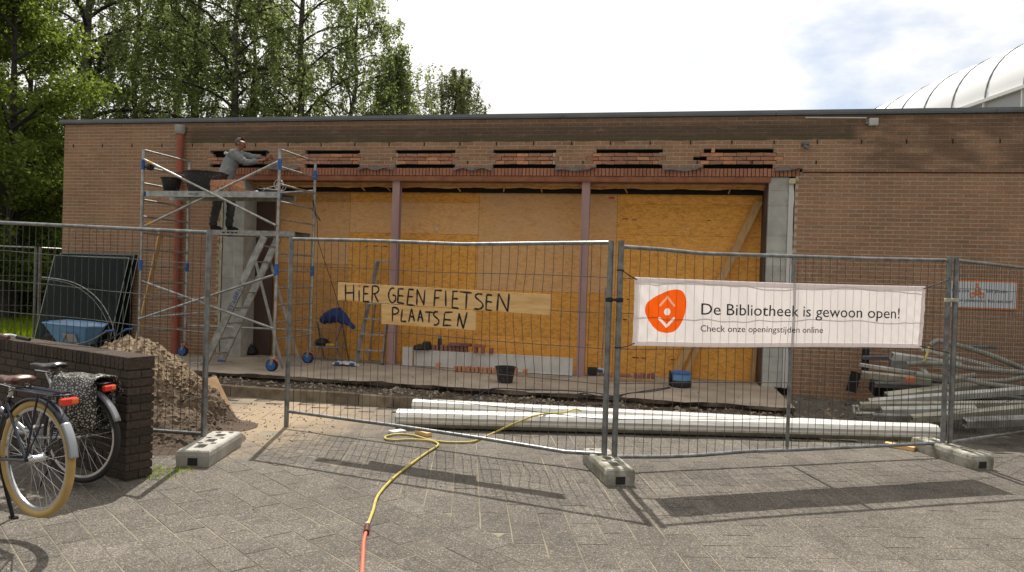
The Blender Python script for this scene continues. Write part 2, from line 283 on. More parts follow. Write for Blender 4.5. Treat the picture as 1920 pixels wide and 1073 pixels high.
r5 = N.new('ShaderNodeMapRange'); r5.inputs[1].default_value = .32; r5.inputs[2].default_value = .5; r5.inputs[3].default_value = .74; r5.inputs[4].default_value = 1.05; L.new(n5.outputs[0], r5.inputs[0])
mm = N.new('ShaderNodeMath'); mm.operation = 'MULTIPLY'; L.new(mm0.outputs[0], mm.inputs[0]); L.new(r5.outputs[0], mm.inputs[1])
s = N.new('ShaderNodeVectorMath'); s.operation = 'SCALE'; L.new(r.outputs[0], s.inputs[0]); L.new(mm.outputs[0], s.inputs['Scale'])
# sand trodden over the tiles beside the heap
sp = N.new('ShaderNodeVectorMath'); sp.operation = 'DISTANCE'; sp.inputs[1].default_value = (-1.7, -5.0, 0)
nw = N.new('ShaderNodeVectorMath'); nw.operation = 'MULTIPLY'; nw.inputs[1].default_value = (.8, .55, 0); sv = N.new('ShaderNodeVectorMath'); sv.operation = 'SUBTRACT'; sv.inputs[1].default_value = (-1.75, -5.0, 0); L.new(g.outputs['Position'], sv.inputs[0]); L.new(sv.outputs[0], nw.inputs[0])
ln = N.new('ShaderNodeVectorMath'); ln.operation = 'LENGTH'; L.new(nw.outputs[0], ln.inputs[0])
n2 = N.new('ShaderNodeTexNoise'); n2.inputs['Scale'].default_value = 2.2; n2.inputs['Detail'].default_value = 8; n2.inputs['Roughness'].default_value = .7; L.new(g.outputs['Position'], n2.inputs[0])
q = N.new('ShaderNodeMath'); q.operation = 'MULTIPLY_ADD'; q.inputs[1].default_value = -1.6; L.new(n2.outputs[0], q.inputs[0]); L.new(ln.outputs['Value'], q.inputs[2])
r3 = N.new('ShaderNodeMapRange'); r3.inputs[1].default_value = -.45; r3.inputs[2].default_value = .35; r3.inputs[3].default_value = .9; r3.inputs[4].default_value = 0; L.new(q.outputs[0], r3.inputs[0])
x = N.new('ShaderNodeMix'); x.data_type = 'RGBA'; x.inputs[7].default_value = (.34, .255, .165, 1); L.new(r3.outputs[0], x.inputs[0]); L.new(s.outputs[0], x.inputs[6]); L.new(x.outputs[2], p.inputs['Base Color'])
b_ = N.new('ShaderNodeBump'); b_.inputs['Distance'].default_value = .003; b_.inputs['Strength'].default_value = .8; L.new(sc.outputs[1], b_.inputs['Height']); L.new(b_.outputs[0], p.inputs['Normal']); M['paver'] = m
M['joint'] = mat('sandy joint', (.25, .212, .15), .95, col2=(.09, .08, .06), scale=1.5, lo=.38, hi=.62, bump=.003, bscale=120)
# heap: dry pale crumbs above, moist dark soil below
m, nt, p = newmat('sand heap'); N = nt.nodes; L = nt.links; p.inputs['Roughness'].default_value = .95
g = N.new('ShaderNodeNewGeometry'); sx = N.new('ShaderNodeSeparateXYZ'); L.new(g.outputs['Position'], sx.inputs[0])
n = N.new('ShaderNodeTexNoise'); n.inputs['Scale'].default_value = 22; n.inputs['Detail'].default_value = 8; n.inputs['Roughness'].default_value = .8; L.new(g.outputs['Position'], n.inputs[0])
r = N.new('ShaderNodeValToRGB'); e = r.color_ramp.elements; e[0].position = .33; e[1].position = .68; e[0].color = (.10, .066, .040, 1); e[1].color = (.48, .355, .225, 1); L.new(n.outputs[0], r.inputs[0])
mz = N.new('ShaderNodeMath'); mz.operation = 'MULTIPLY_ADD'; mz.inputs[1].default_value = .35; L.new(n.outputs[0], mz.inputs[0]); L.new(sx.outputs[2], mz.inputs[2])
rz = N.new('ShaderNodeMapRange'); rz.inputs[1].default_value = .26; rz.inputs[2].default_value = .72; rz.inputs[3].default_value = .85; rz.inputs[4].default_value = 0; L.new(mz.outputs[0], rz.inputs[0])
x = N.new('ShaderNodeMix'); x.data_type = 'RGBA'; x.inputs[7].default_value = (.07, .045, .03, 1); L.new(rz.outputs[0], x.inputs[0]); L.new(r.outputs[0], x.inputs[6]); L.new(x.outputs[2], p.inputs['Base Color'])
b_ = N.new('ShaderNodeBump'); b_.inputs['Distance'].default_value = .025; L.new(n.outputs[0], b_.inputs['Height']); L.new(b_.outputs[0], p.inputs['Normal']); M['sand'] = m
# pannier print
m, nt, p = newmat('pebble print oilcloth'); N = nt.nodes; L = nt.links; p.inputs['Roughness'].default_value = .35
g = N.new('ShaderNodeNewGeometry'); v = N.new('ShaderNodeTexVoronoi'); v.feature = 'DISTANCE_TO_EDGE'; v.inputs['Scale'].default_value = 48; L.new(g.outputs['Position'], v.inputs[0])
r = N.new('ShaderNodeValToRGB'); e = r.color_ramp.elements; e[0].position = .16; e[1].position = .22; e[0].color = (.015, .014, .013, 1); e[1].color = (.36, .345, .31, 1); L.new(v.outputs[0], r.inputs[0]); L.new(r.outputs[0], p.inputs['Base Color']); M['pebble'] = m

# ------------------------------------------------------------------ mesh helpers
class MB:
    def __init__(s): s.v = []; s.f = []
    def add(s, v, f):
        o = len(s.v); s.v += [tuple(q) for q in v]; s.f += [tuple(i + o for i in q) for q in f]; return s
    def box(s, x0, x1, y0, y1, z0, z1):
        return s.add([(x0, y0, z0), (x1, y0, z0), (x1, y1, z0), (x0, y1, z0), (x0, y0, z1), (x1, y0, z1), (x1, y1, z1), (x0, y1, z1)],
                     [(0, 3, 2, 1), (4, 5, 6, 7), (0, 1, 5, 4), (1, 2, 6, 5), (2, 3, 7, 6), (3, 0, 4, 7)])
    def cbox(s, c, size, R=None, bev=0.):
        hx, hy, hz = size[0] / 2, size[1] / 2, size[2] / 2
        if bev:
            b = bev; vs = []
            for sz in (-1, 1):
                for (sx, sy) in ((-1, -1), (1, -1), (1, 1), (-1, 1)): vs.append((sx * (hx - b), sy * (hy - b), sz * hz))
            for sz in (-1, 1):
                for (sx, sy) in ((-1, -1), (1, -1), (1, 1), (-1, 1)): vs.append((sx * hx, sy * hy, sz * (hz - b)))
            fs = [(0, 3, 2, 1), (4, 5, 6, 7)]
            for i in range(4):
                j = (i + 1) % 4; fs += [(i, j, 8 + j, 8 + i), (8 + i, 8 + j, 12 + j, 12 + i), (12 + i, 12 + j, 4 + j, 4 + i)]
        else:
            vs = [(x, y, z) for z in (-hz, hz) for x, y in ((-hx, -hy), (hx, -hy), (hx, hy), (-hx, hy))]
            fs = [(0, 3, 2, 1), (4, 5, 6, 7), (0, 1, 5, 4), (1, 2, 6, 5), (2, 3, 7, 6), (3, 0, 4, 7)]
        R = R or Matrix.Identity(3); c = Vector(c)
        return s.add([tuple(R @ Vector(q) + c) for q in vs], fs)
    def beam(s, p, q, w, h, up=(0, 0, 1), bev=0.):
        p, q = Vector(p), Vector(q); d = (q - p); l = d.length; x = d.normalized(); u = Vector(up); y = u.cross(x)
        if y.length < 1e-4: y = Vector((0, 1, 0)).cross(x)
        y.normalize(); z = x.cross(y)
        return s.cbox((p + q) / 2, (l, w, h), Rot(x, y, z), bev)
    def tube(s, pts, r, n=8, cap=True, close=False):
        pts = [Vector(p) for p in pts]; m = len(pts); rs = r if isinstance(r, (list, tuple)) else [r] * m
        vs = []; t0 = None; u = None
        for i in range(m):
            a = pts[(i - 1) % m] if (i > 0 or close) else pts[i]; b = pts[(i + 1) % m] if (i < m - 1 or close) else pts[i]
            t = (b - a).normalized()
            if u is None:
                u = t.cross(Vector((0, 0, 1)))
                if u.length < 1e-3: u = t.cross(Vector((0, 1, 0)))
            else: u = u - t * u.dot(t)
            u.normalize(); w_ = t.cross(u)
            for k in range(n):
                an = 2 * PI * k / n; vs.append(tuple(pts[i] + (u * math.cos(an) + w_ * math.sin(an)) * rs[i]))
        fs = []
        for i in range(m if close else m - 1):
            j = (i + 1) % m
            for k in range(n): fs.append((i * n + k, i * n + (k + 1) % n, j * n + (k + 1) % n, j * n + k))
        if cap and not close: fs += [tuple(range(n - 1, -1, -1)), tuple((m - 1) * n + k for k in range(n))]
        return s.add(vs, fs)
    def lathe(s, prof, c=(0, 0, 0), n=20, R=None):
        R = R or Matrix.Identity(3); c = Vector(c); vs = []; fs = []; m = len(prof)
        for r, z in prof:
            for k in range(n): vs.append(tuple(R @ Vector((r * math.cos(2 * PI * k / n), r * math.sin(2 * PI * k / n), z)) + c))
        for i in range(m - 1):
            for k in range(n): fs.append((i * n + k, i * n + (k + 1) % n, (i + 1) * n + (k + 1) % n, (i + 1) * n + k))
        if prof[0][0] > 1e-4: fs.append(tuple(range(n - 1, -1, -1)))
        if prof[-1][0] > 1e-4: fs.append(tuple((m - 1) * n + k for k in range(n)))
        return s.add(vs, fs)
    def prism(s, poly, a, b):   # poly: list of offsets (Vector) added to a and b
        n = len(poly); a, b = Vector(a), Vector(b)
        vs = [tuple(a + Vector(p)) for p in poly] + [tuple(b + Vector(p)) for p in poly]
        return s.add(vs, [tuple(range(n - 1, -1, -1)), tuple(range(n, 2 * n))] + [(i, (i + 1) % n, n + (i + 1) % n, n + i) for i in range(n)])
    def mesh(s, name, smooth=False):
        me = bpy.data.meshes.new(name); me.from_pydata(s.v, [], s.f); me.update()
        if smooth:
            me.polygons.foreach_set('use_smooth', [True] * len(me.polygons))
            try: me.set_sharp_from_angle(angle=math.radians(38))
            except Exception: pass
        return me
    def build(s, name, m, parent=None, smooth=False, kind=None, label=None, cat=None, group=None, rel=True):
        o = bpy.data.objects.new(name, s.mesh(name, smooth)); COL.objects.link(o)
        o.data.materials.append(M[m] if isinstance(m, str) else m)
        if parent: attach(o, parent)
        tag(o, label, cat, group, kind); return o
def wmat(o):
    return wmat(o.parent) @ o.matrix_parent_inverse @ o.matrix_basis if o.parent else o.matrix_basis.copy()
def attach(o, parent, world=True):
    """parts are modelled in world coordinates (or local ones when the thing sits at the origin of its own frame)"""
    o.parent = parent
    if parent.get('_world'): o.matrix_parent_inverse = wmat(parent).inverted()
def tag(o, label=None, cat=None, group=None, kind=None):
    if label: o['label'] = label
    if cat: o['category'] = cat
    if group: o['group'] = group
    if kind: o['kind'] = kind
    return o
def thing(name, label=None, cat=None, loc=(0, 0, 0), rz=0, group=None, kind=None, world=True):
    o = bpy.data.objects.new(name, None); COL.objects.link(o); o.location = loc; o.rotation_euler = (0, 0, rz); o.empty_display_size = .1
    o['_world'] = 1 if world else 0
    return tag(o, label, cat, group, kind)
def link(name, mesh, parent=None, loc=(0, 0, 0), rot=None, scale=None):
    o = bpy.data.objects.new(name, mesh); COL.objects.link(o); o.location = loc
    if rot is not None: o.rotation_euler = rot
    if scale is not None: o.scale = scale
    if parent: attach(o, parent)
    return o
def curve_pts(pts, n=8):
    """Catmull-Rom through the points"""
    P = [Vector(p) for p in pts]; P = [P[0] * 2 - P[1]] + P + [P[-1] * 2 - P[-2]]; out = []
    for i in range(1, len(P) - 2):
        for k in range(n):
            t = k / n; a, b, c, d = P[i - 1:i + 3]
            out.append(.5 * ((2 * b) + (c - a) * t + (2 * a - 5 * b + 4 * c - d) * t * t + (3 * b - 3 * c + d - a) * t ** 3))
    out.append(P[-2]); return out
def hnoise(x, y, s=1.0):
    return (math.sin(x * 3.1 * s + y * 1.7 * s) + math.sin(x * 7.3 * s - y * 5.9 * s + 1.3) * .5 + math.sin(x * 1.3 * s + y * 11.1 * s + 4.) * .4 + math.sin(x * 17 * s + y * 13 * s) * .25) / 2.1
def text_mesh(body, size, space=1.0, align='LEFT'):
    cu = bpy.data.curves.new('lettering', 'FONT'); cu.body = body; cu.size = size; cu.align_x = align; cu.space_character = space; cu.extrude = 0.0006; cu.resolution_u = 3
    o = bpy.data.objects.new('lettering', cu); COL.objects.link(o); bpy.context.view_layer.update()
    dg = bpy.context.evaluated_depsgraph_get(); me = bpy.data.meshes.new_from_object(o.evaluated_get(dg)); COL.objects.unlink(o); bpy.data.objects.remove(o)
    return me
def text_fit(body, w, h, m, parent, frame, name='lettering'):
    """lettering scaled to width w and height of its capitals h; frame = (origin, x axis, up axis)"""
    me = text_mesh(body, 1.0); n = len(me.vertices); co = np.empty(n * 3); me.vertices.foreach_get('co', co); co = co.reshape(-1, 3)
    x0, x1 = co[:, 0].min(), co[:, 0].max(); sx = w / (x1 - x0); sy = h / .70
    o, X, U = [Vector(q) for q in frame]; nn = X.cross(U)
    out = np.array(o) + np.outer((co[:, 0] - x0) * sx, X) + np.outer(co[:, 1] * sy, U) + np.outer(co[:, 2], nn)
    me.vertices.foreach_set('co', out.ravel()); me.update(); me.materials.clear(); me.materials.append(M[m])
    ob = bpy.data.objects.new(name, me); COL.objects.link(ob); attach(ob, parent); return ob

# ------------------------------------------------------------------ the ground
def gz(x, y):
    z = 0.0
    if y > -4.1: t = min(1, (y + 4.1) / 1.0); z = -.15 * t * t * (3 - 2 * t)
    if y > -2 and x > 4.3: z = -.15 + .09 * min(1, (y + 2) / 2)
    if x < -6.5 and y > -2: z = -.15 + .15 * min(1, (y + 2) / 1.5)
    return z
mb = MB(); xs = [-160, -60, -25, -14, -11, -9.2, -8, -6.5, -5, -3, -1, 1, 3, 4.3, 6, 8, 10, 12, 25, 60, 160]; ys = [-60, -25, -14, -12, -9, -7, -5.5, -4.1, -3.95, -3.8, -3.65, -3.5, -3.35, -3.2, -3.1, -2.6, -2, -1, 0, .5, 2, 6, 14, 40, 90, 260]
for y in ys:
    for x in xs: mb.v.append((x, y, gz(x, y) - .012))
nx = len(xs)
for j in range(len(ys) - 1):
    for i in range(nx - 1): mb.f.append((j * nx + i, j * nx + i + 1, (j + 1) * nx + i + 1, (j + 1) * nx + i))
mb.build('ground', 'tarmac', kind='structure')
pav = thing('pavement', kind='structure')
mb = MB(); xs = np.arange(-9, 13.01, .5); ys = np.concatenate([np.arange(-15, -4.2, .6), np.arange(-4.2, -2.9, .05), np.arange(-2.9, -.01, .2)]); nx = len(xs)
for y in ys:
    for x in xs: mb.v.append((x, y, gz(x, y) - .0022))
for j in range(len(ys) - 1):
    for i in range(nx - 1): mb.f.append((j * nx + i, j * nx + i + 1, (j + 1) * nx + i + 1, (j + 1) * nx + i))
mb.build('joint_sand', 'joint', pav)
tiles = []
def tile_field(ang, inside, cx, cy):
    a = math.radians(ang); d = Vector((math.cos(a), math.sin(a))); n_ = Vector((-d.y, d.x)); c = Vector((cx, cy))
    for r in range(-75, 76):
        off = (r % 2) * .2 + (r * 7 % 5) * .0
        for k in range(-40, 41):
            p = c + n_ * (r * .2) + d * (k * .4 + off)
            if inside(p.x, p.y): tiles.append((p.x, p.y, a))
nA = (.596, .803)
def visible_ground(x, y): return -8.8 < x < 12.8 and -14.5 < y < (-3.16 if x < 4.45 else -.12) and not (x < -5.5 and y > -6)
tile_field(-36.5, lambda x, y: nA[0] * x + nA[1] * y < -5.5 and visible_ground(x, y), -.933, -6.99)
tile_field(-75, lambda x, y: nA[0] * x + nA[1] * y >= -5.62 and visible_ground(x, y), .342, -6.41)
def infront(x, y, z=0):
    d = Vector((x, y, z)) - Vector(CAM); Z = d.dot(FXv)
    if Z < .2: return None
    u = 960 + 1400 * d.dot(RX) / Z; v = 536.5 - 1400 * d.dot(UXv) / Z
    return (u, v, Z) if -20 < u < 1940 and -20 < v < 1090 else None
tl = []
for t in tiles:
    q = infront(t[0], t[1]); tl.append((q[2] if q else 1e3, t))
tl.sort(key=lambda q: q[0])
tm = MB(); tm.cbox((0, 0, -.02), (.392, .192, .04), bev=.002); tme = tm.mesh('paving_tile'); tme.materials.append(M['paver'])
stuff = MB()
for i, (dz, (x, y, a)) in enumerate(tl):
    h = random.uniform(-.0012, .0012); tx, ty = random.gauss(0, .0022), random.gauss(0, .0022)
    if i < 300 and dz < 900 and not (a < -1.2 and nA[0] * x + nA[1] * y < -5.40): link('paving_tile', tme, pav, (x, y, gz(x, y) + h), (tx, ty, a))
    else:
        R = Matrix.Rotation(a, 3, 'Z') @ Matrix.Rotation(tx, 3, 'X') @ Matrix.Rotation(ty, 3, 'Y')
        R = Matrix.Rotation(math.atan((gz(x, y + .05) - gz(x, y - .05)) / .1), 3, 'X') @ R
        low_ = -.0016 if a < -1.2 and nA[0] * x + nA[1] * y < -5.40 else 0
        stuff.cbox(Vector((x, y, gz(x, y) + h + low_)) - R @ Vector((0, 0, .02)), (.392, .192, .04), R, bev=.002)
stuff.build('paving_tiles', 'paver', pav, kind='stuff')
# soil patch and grass beyond the left corner
# kerb
kerb = thing('kerb', kind='structure'); x = -6.4; i = 0
while x < 4.3:
    l = .5 if i % 3 else .48
    b = MB(); b.cbox((x + l / 2, -3.03 + .06 + random.uniform(-.008, .008), -.09 + random.uniform(-.006, .006)), (l - .012, .11, .18), Matrix.Rotation(random.gauss(0, .008), 3, 'Z'), bev=.008); b.build('kerb_stone', 'kerb', kerb); x += l; i += 1
# concrete slab with a broken edge
b = MB(); nX = 130; prof = [(.0, .035), (-1.90, .035), (-1.95, .02), (-1.955, -.03), (-1.90, -.05), (-1.93, -.10), (-2.0, -.2)]
for i in range(nX + 1):
    x = -6.7 + (4.38 + 6.7) * i / nX
    for k, (y, z) in enumerate(prof):
        j = 0 if k == 0 else 1; yy = y + j * (.05 * hnoise(x, k * .3, 1.2) + .02 * hnoise(x * 3, k)); zz = z + (.012 * hnoise(x * 2, k * 1.7) if k > 1 else (.003 * hnoise(x, k)))
        b.v.append((x, yy if k else 1.2, zz))
m_ = len(prof)
for i in range(nX):
    for k in range(m_ - 1): b.f.append((i * m_ + k, (i + 1) * m_ + k, (i + 1) * m_ + k + 1, i * m_ + k + 1)[::-1])
b.f.append(tuple(nX * m_ + k for k in range(m_))); b.f.append(tuple(k for k in range(m_ - 1, -1, -1)))
so = b.build('concrete_slab', 'slab', kind='structure'); so.data.materials.append(M['slab_edge'])
for i in range(nX):
    for k in range(2, m_ - 1): so.data.polygons[i * (m_ - 1) + k].material_index = 1
# rubble strip between slab and kerb
b = MB(); nX = 170; nY = 10
for j in range(nY + 1):
    y = -2.97 + .98 * j / nY + .0
    for i in range(nX + 1):
        x = -6.6 + 11.1 * i / nX
        b.v.append((x, y, -.075 + .03 * hnoise(x * 1.3, y * 2) + random.uniform(-.018, .018) - .02 * (j == 0)))
for j in range(nY):
    for i in range(nX): b.f.append((j * (nX + 1) + i, j * (nX + 1) + i + 1, (j + 1) * (nX + 1) + i + 1, (j + 1) * (nX + 1) + i))
b.build('soil_strip', 'slab_edge', kind='structure')
def stone(b, c, r):
    R = Matrix.Rotation(random.uniform(0, 6), 3, 'Z') @ Matrix.Rotation(random.uniform(0, 6), 3, 'X')
    vs = [R @ Vector(q) for q in ((1, 0, 0), (-1, 0, 0), (0, 1, 0), (0, -1, 0), (0, 0, 1), (0, 0, -1))]
    b.add([tuple(Vector(c) + Vector((v.x * r * random.uniform(.7, 1.3), v.y * r * random.uniform(.7, 1.3), v.z * r * random.uniform(.6, 1.1)))) for v in vs],
          [(0, 2, 4), (2, 1, 4), (1, 3, 4), (3, 0, 4), (2, 0, 5), (1, 2, 5), (3, 1, 5), (0, 3, 5)])
b = MB()
for i in range(1500):
    x = random.uniform(-6.4, 4.5); y = random.uniform(-2.9, -1.98); stone(b, (x, y, -.065 + .03 * hnoise(x * 1.3, y * 2)), random.choice((.012, .018, .018, .03, .045)) * random.uniform(.6, 1.2))
for i in range(260):
    x = random.uniform(4.45, 6.2); y = random.uniform(-2.9, -.3); stone(b, (x, y, gz(x, y) + .01), random.uniform(.006, .03))
for i in range(420):
    x = random.uniform(-6, 4.2); y = random.choice((random.gauss(.35, .25), random.uniform(-1.8, .5))); stone(b, (x, min(y, .55), .04), random.uniform(.004, .014))
for i in range(130):
    x = random.uniform(-3, 7); y = random.uniform(-8.3, -3.2); stone(b, (x, y, gz(x, y) + .004), random.uniform(.003, .009))
b.build('rubble', 'rubble', kind='stuff')
# sloping concrete ramp strip right of the slab
b = MB(); a_, c_ = Vector((4.912,0.165,-0.1)), Vector((4.941,-1.958,-0.13)); b.beam(a_ - Vector((0, 0, .04)), c_ - Vector((0, 0, .04)), .06, .10, bev=.008); b.build('kerb_edge', 'kerb', kind='structure')

# ------------------------------------------------------------------ the brick building
bld = thing('brick_building', 'long single storey red brown brick building with boarded up front under repair', 'building', (0, 0, 0))
ROW = .0645; Z0 = 4.030
rows = []   # (ztop, parity)
k = 6
while Z0 + k * ROW > -.25: rows.append((Z0 + k * ROW, k)); k -= 1
OPEN = [(-5.90, -4.68, -5.90, -4.68), (-3.96, -2.88, -4.08, -2.86), (-2.21, -1.09, -2.21, -1.09), (-.415, .70, -.415, .70), (1.385, 2.49, 1.27, 2.49), (3.15, 4.25, 3.04, 4.35)]
XL, XR = -9.11, 11.0
def cuts(k):
    """intervals without facade bricks in course k (0 = the course with the weep holes)"""
    c = []
    if k == -2 or k == -6: c = [(a, b_) for a, b_, _, _ in OPEN]
    if k in (-3, -4, -5):
        e = .0 if k == -4 else .06
        c = [(a2 - (.055 if k == -4 else -.055), b2 + (.055 if k == -4 else -.055)) for _, _, a2, b2 in OPEN]
    if k in (-7, -8): c = [(-5.68, 4.70 if k == -7 else 4.66)]
    if k < -8: c = [(-5.66, 4.60)]
    return c
mort = MB(); bricks = []
zc = 4.43
for zt, k in rows:
    zb = zt - ROW; iv = [(XL, XR)]
    for a, b_ in cuts(k):
        nv = []
        for p, q in iv:
            if b_ <= p or a >= q: nv.append((p, q)); continue
            if a > p: nv.append((p, a))
            if b_ < q: nv.append((b_, q))
        iv = nv
    off = .11 if k % 2 else 0
    for p, q in iv:
        mort.box(p, q, .0045, .11, zb, min(zt, zc))
        n0 = math.floor((p - XL - off) / .22)
        for j in range(n0, n0 + int((q - p) / .22) + 3):
            a = XL + off + j * .22 + .006; c = a + .208
            a2, c2 = max(a, p + .001), min(c, q - .001)
            if c2 - a2 > .035: bricks.append((a2, c2, zb + .007, min(zt - .007, zc - .002), abs(c2 - a2 - .208) < .002 and zt < zc))
mort.build('mortar_wall', 'mortar', bld)
bs = MB()
def on_view(x, z):
    q = infront(x, 0, z); return q
cand = []
for i, (a, c, zb, zt, full) in enumerate(bricks):
    q = on_view((a + c) / 2, zb)
    if full and q and q[1] < 640 and q[0] < 1915: cand.append((q[2], i))
cand.sort(); single = set(i for _, i in cand[:300])
bm_ = MB(); bm_.cbox((0, .015, 0), (.206, .03, .0505), bev=.002); bme = bm_.mesh('brick'); bme.materials.append(M['brick'])
for i, (a, c, zb, zt, full) in enumerate(bricks):
    y = random.gauss(0, .0012)
    if i in single: link('brick', bme, bld, ((a + c) / 2, y, (zb + zt) / 2), (random.gauss(0, .003), 0, random.gauss(0, .003)))
    else: bs.cbox(((a + c) / 2, .015 + y, (zb + zt) / 2 + random.gauss(0, .0006)), (c - a - .002, .03, zt - zb), bev=.002)
bs.build('facing_bricks', 'brick', bld, kind='stuff')
# loose courses inside the six openings
for oi_, (a, b_, a2, b2) in enumerate(OPEN):
    for r_, k in enumerate((-3, -4, -5)):
        zt = Z0 + k * ROW; zb = zt - ROW; x0 = a2 - (.05 if k == -4 else -.06); x1 = b2 + (.05 if k == -4 else -.06); x = x0 + (.0 if k == -4 else .0); first = True
        while x < x1 - .04:
            l = min(.207 if not (first and k != -4) else .15, x1 - x); first = False
            if oi_ == 0 and (r_ == 0 and (x < a2 + .35 or x > b2 - .25)): x += l + .005; continue
            if oi_ == 5 and r_ == 1 and x < a2 + .12: x += l + .004; continue
            q = MB(); q.cbox((x + l / 2, .034 + random.uniform(-.008, .008), (zb + zt) / 2 - .002), (l - .004, .06, .056 + random.uniform(-.004, .003)), Matrix.Rotation(random.gauss(0, .02), 3, 'Y'), bev=.004)
            q.build('loose_brick', 'brick_old' if random.random() < .8 else 'brick_orange', bld); x += l + .004
q = MB(); q.box(-5.95, 4.4, .14, .15, 3.44, 3.96); q.build('cavity_shade_sheet', 'slot', bld)  # black sheet added behind the openings to give their inner shade
q = MB(); q.cbox((3.30, .02, 3.87), (.055, .06, .07), Matrix.Rotation(.1, 3, 'Y'), bev=.004); q.build('loose_brick', 'brick_orange', bld)
# rowlock lintel
x = -5.66; rk = MB(); rk.cbox((0, .045, 0), (.050, .09, .128), bev=.003); rme = rk.mesh('rowlock_brick'); rme.materials.append(M['brick_red'])
while x < 4.62:
    link('rowlock_brick', rme, bld, (x + .026, random.gauss(0, .003), 3.508 + random.gauss(0, .0015)), (random.gauss(0, .01), random.gauss(0, .012), 0)); x += .0622
q = MB(); q.box(-5.68, 4.64, .02, .12, 3.442, 3.578); q.build('lintel_mortar', 'mortar_dark', bld)
# coping in lengths
x = -9.19
for l in (3.9, 3.2, 2.9, 3.45, 3.2, 3.8):
    q = MB(); q.box(x, x + l - .006, -.055, .34, 4.452, 4.505); q.box(x + .001, x + l - .007, -.048, .10, 4.432, 4.452); q.build('coping', 'coping', bld); x += l
q = MB(); q.box(-9.05, 11, .34, 9.5, 4.30, 4.40); q.build('flat_roof', 'coping', bld)
q = MB(); q.box(-9.11, -9.0, .115, 9.5, -.2, 4.43); q.build('side_wall', 'brick', bld)
q = MB(); q.box(-9.0, 11, 9.4, 9.5, -.2, 4.43); q.build('rear_wall', 'brick', bld)
# expansion joint on the right, weep slots
q = MB(); q.box(4.70, XR, -.005, .01, 3.506, 3.522)
q.build('expansion_joint', 'slot', bld)
for i in range(29):
    x = -8.901 + i * .6575
    q = MB(); q.box(x - .010, x + .010, -.004, .01, 3.968, 4.028); q.build('weep_slot', 'slot', bld)
for x in (3.052, 3.919, 1.165, -0.861, 4.9):
    q = MB(); q.box(x - .010, x + .010, -.004, .01, Z0 - 6 * ROW + .005 - ROW * 0, Z0 - 5 * ROW - .006); q.build('weep_slot', 'slot', bld)
# lead flashing flaps over the piers
for a, b_, dip in ((-4.656, -4.044, 0), (-2.904, -2.221, 1), (-1.111, -0.407, 1), (0.69, 1.392, 2), (2.508, 3.145, 2), (4.266, 4.674, 3)):
    q = MB(); n_ = 26
    for i in range(n_ + 1):
        t = i / n_; x = a + (b_ - a) * t
        if dip == 1: lo = 3.555 - .035 * math.cos(t * 4 * PI) * .6 - .01
        elif dip == 2: lo = 3.535 + .012 * math.sin(t * 9) + (.045 * max(0, t - .82) / .18)
        elif dip == 3: lo = 3.53 + .05 * t * t
        else: lo = 3.55 - .03 * math.sin(t * PI)
        for (y, z) in ((-.004, 3.588), (-.035 - .012 * math.sin(t * 11), (3.588 + lo) / 2 + .01), (-.05 - .016 * math.sin(t * 8 + 1), lo), (-.044 - .016 * math.sin(t * 8 + 1), lo + .002), (-.001, 3.582)): q.v.append((x, y, z))
    for i in range(n_):
        for k in range(4): q.f.append((i * 5 + k, i * 5 + k + 1, (i + 1) * 5 + k + 1, (i + 1) * 5 + k))
    q.build('lead_flashing', 'lead', bld, smooth=True)
# steel lintel beam with its flange, soffit and the black strip behind it
q = MB(); q.box(-5.6, 4.22, .012, .12, 3.362, 3.438); q.box(-5.6, 4.22, .012, .18, 3.350, 3.360); q.build('steel_beam', 'steel_red', bld)
q = MB(); q.box(-5.2, 4.2, .19, .205, 3.300, 3.322); q.build('edge_trim', 'wood_floor', bld)
q = MB(); n_ = 120
for i in range(n_ + 1):
    x = -5.2 + 9.4 * i / n_; lo = 3.262 + .018 * hnoise(x, 2, 2.2)
    for (y, z) in ((.30, lo), (.30, 3.36), (.62, 3.36)): q.v.append((x, y, z))
for i in range(n_): q.f += [(3 * i, 3 * i + 3, 3 * i + 4, 3 * i + 1), (3 * i + 1, 3 * i + 4, 3 * i + 5, 3 * i + 2)]
q.build('soffit_edge', 'osb_brown_shade', bld)
q = MB(); q.box(-5.2, 4.2, .50, .52, 3.20, 3.40); q.build('bitumen_strip', 'slot', bld)
for x in (-2.95, -2.45, -1.1, -.3, 1.9, 3.6, .4):
    q = MB(); q.beam((x, .45, 3.22), (x + random.uniform(-.08, .08), .2, 3.33), .02, .02); q.build('hanger', 'wood_floor', bld)
# steel columns, H profile
for x in (-2.193, 1.225):
    q = MB(); q.box(x - .068, x + .068, .06, .074, .035, 3.349); q.box(x - .068, x + .068, .172, .186, .035, 3.349); q.box(x - .005, x + .005, .074, .172, .035, 3.349); q.box(x - .09, x + .09, .04, .206, .0355, .05)
    q.build('steel_column', 'steel_mauve', bld)
# whitewashed piers: blocks one by one
for side, xa, xb in ((0, -5.60, -5.17), (1, 4.20, 4.50)):
    z = .035; i = 0
    top = 3.438 if side else 3.438
    while z < top - .02:
        h = min(.245, top - z); sp = [(xa, xb)]
        if side == 0: sp = [(xa, xa + .22), (xa + .225, xb)] if i % 2 else [(xa, xa + .28), (xa + .285, xb)]
        for u0, u1 in sp:
            q = MB(); q.cbox(((u0 + u1) / 2, .365, z + h / 2), (u1 - u0, .66, h - .0025), bev=.003); q.build('pier_block', 'white_block', bld)
        z += h; i += 1
    q = MB(); q.box(xa + .004, xb - .004, .041, .60, .036, 3.43); q.build('pier_core', 'white_block', bld)
q = MB(); n_ = 60
for i in range(n_ + 1):
    z = .035 + 3.38 * i / n_; e = .012 * hnoise(z, 1, 3) + random.uniform(-.006, .006)
    q.v += [(4.503, .02, z), (4.585 + e, .015, z), (4.6 + e, .09, z)]
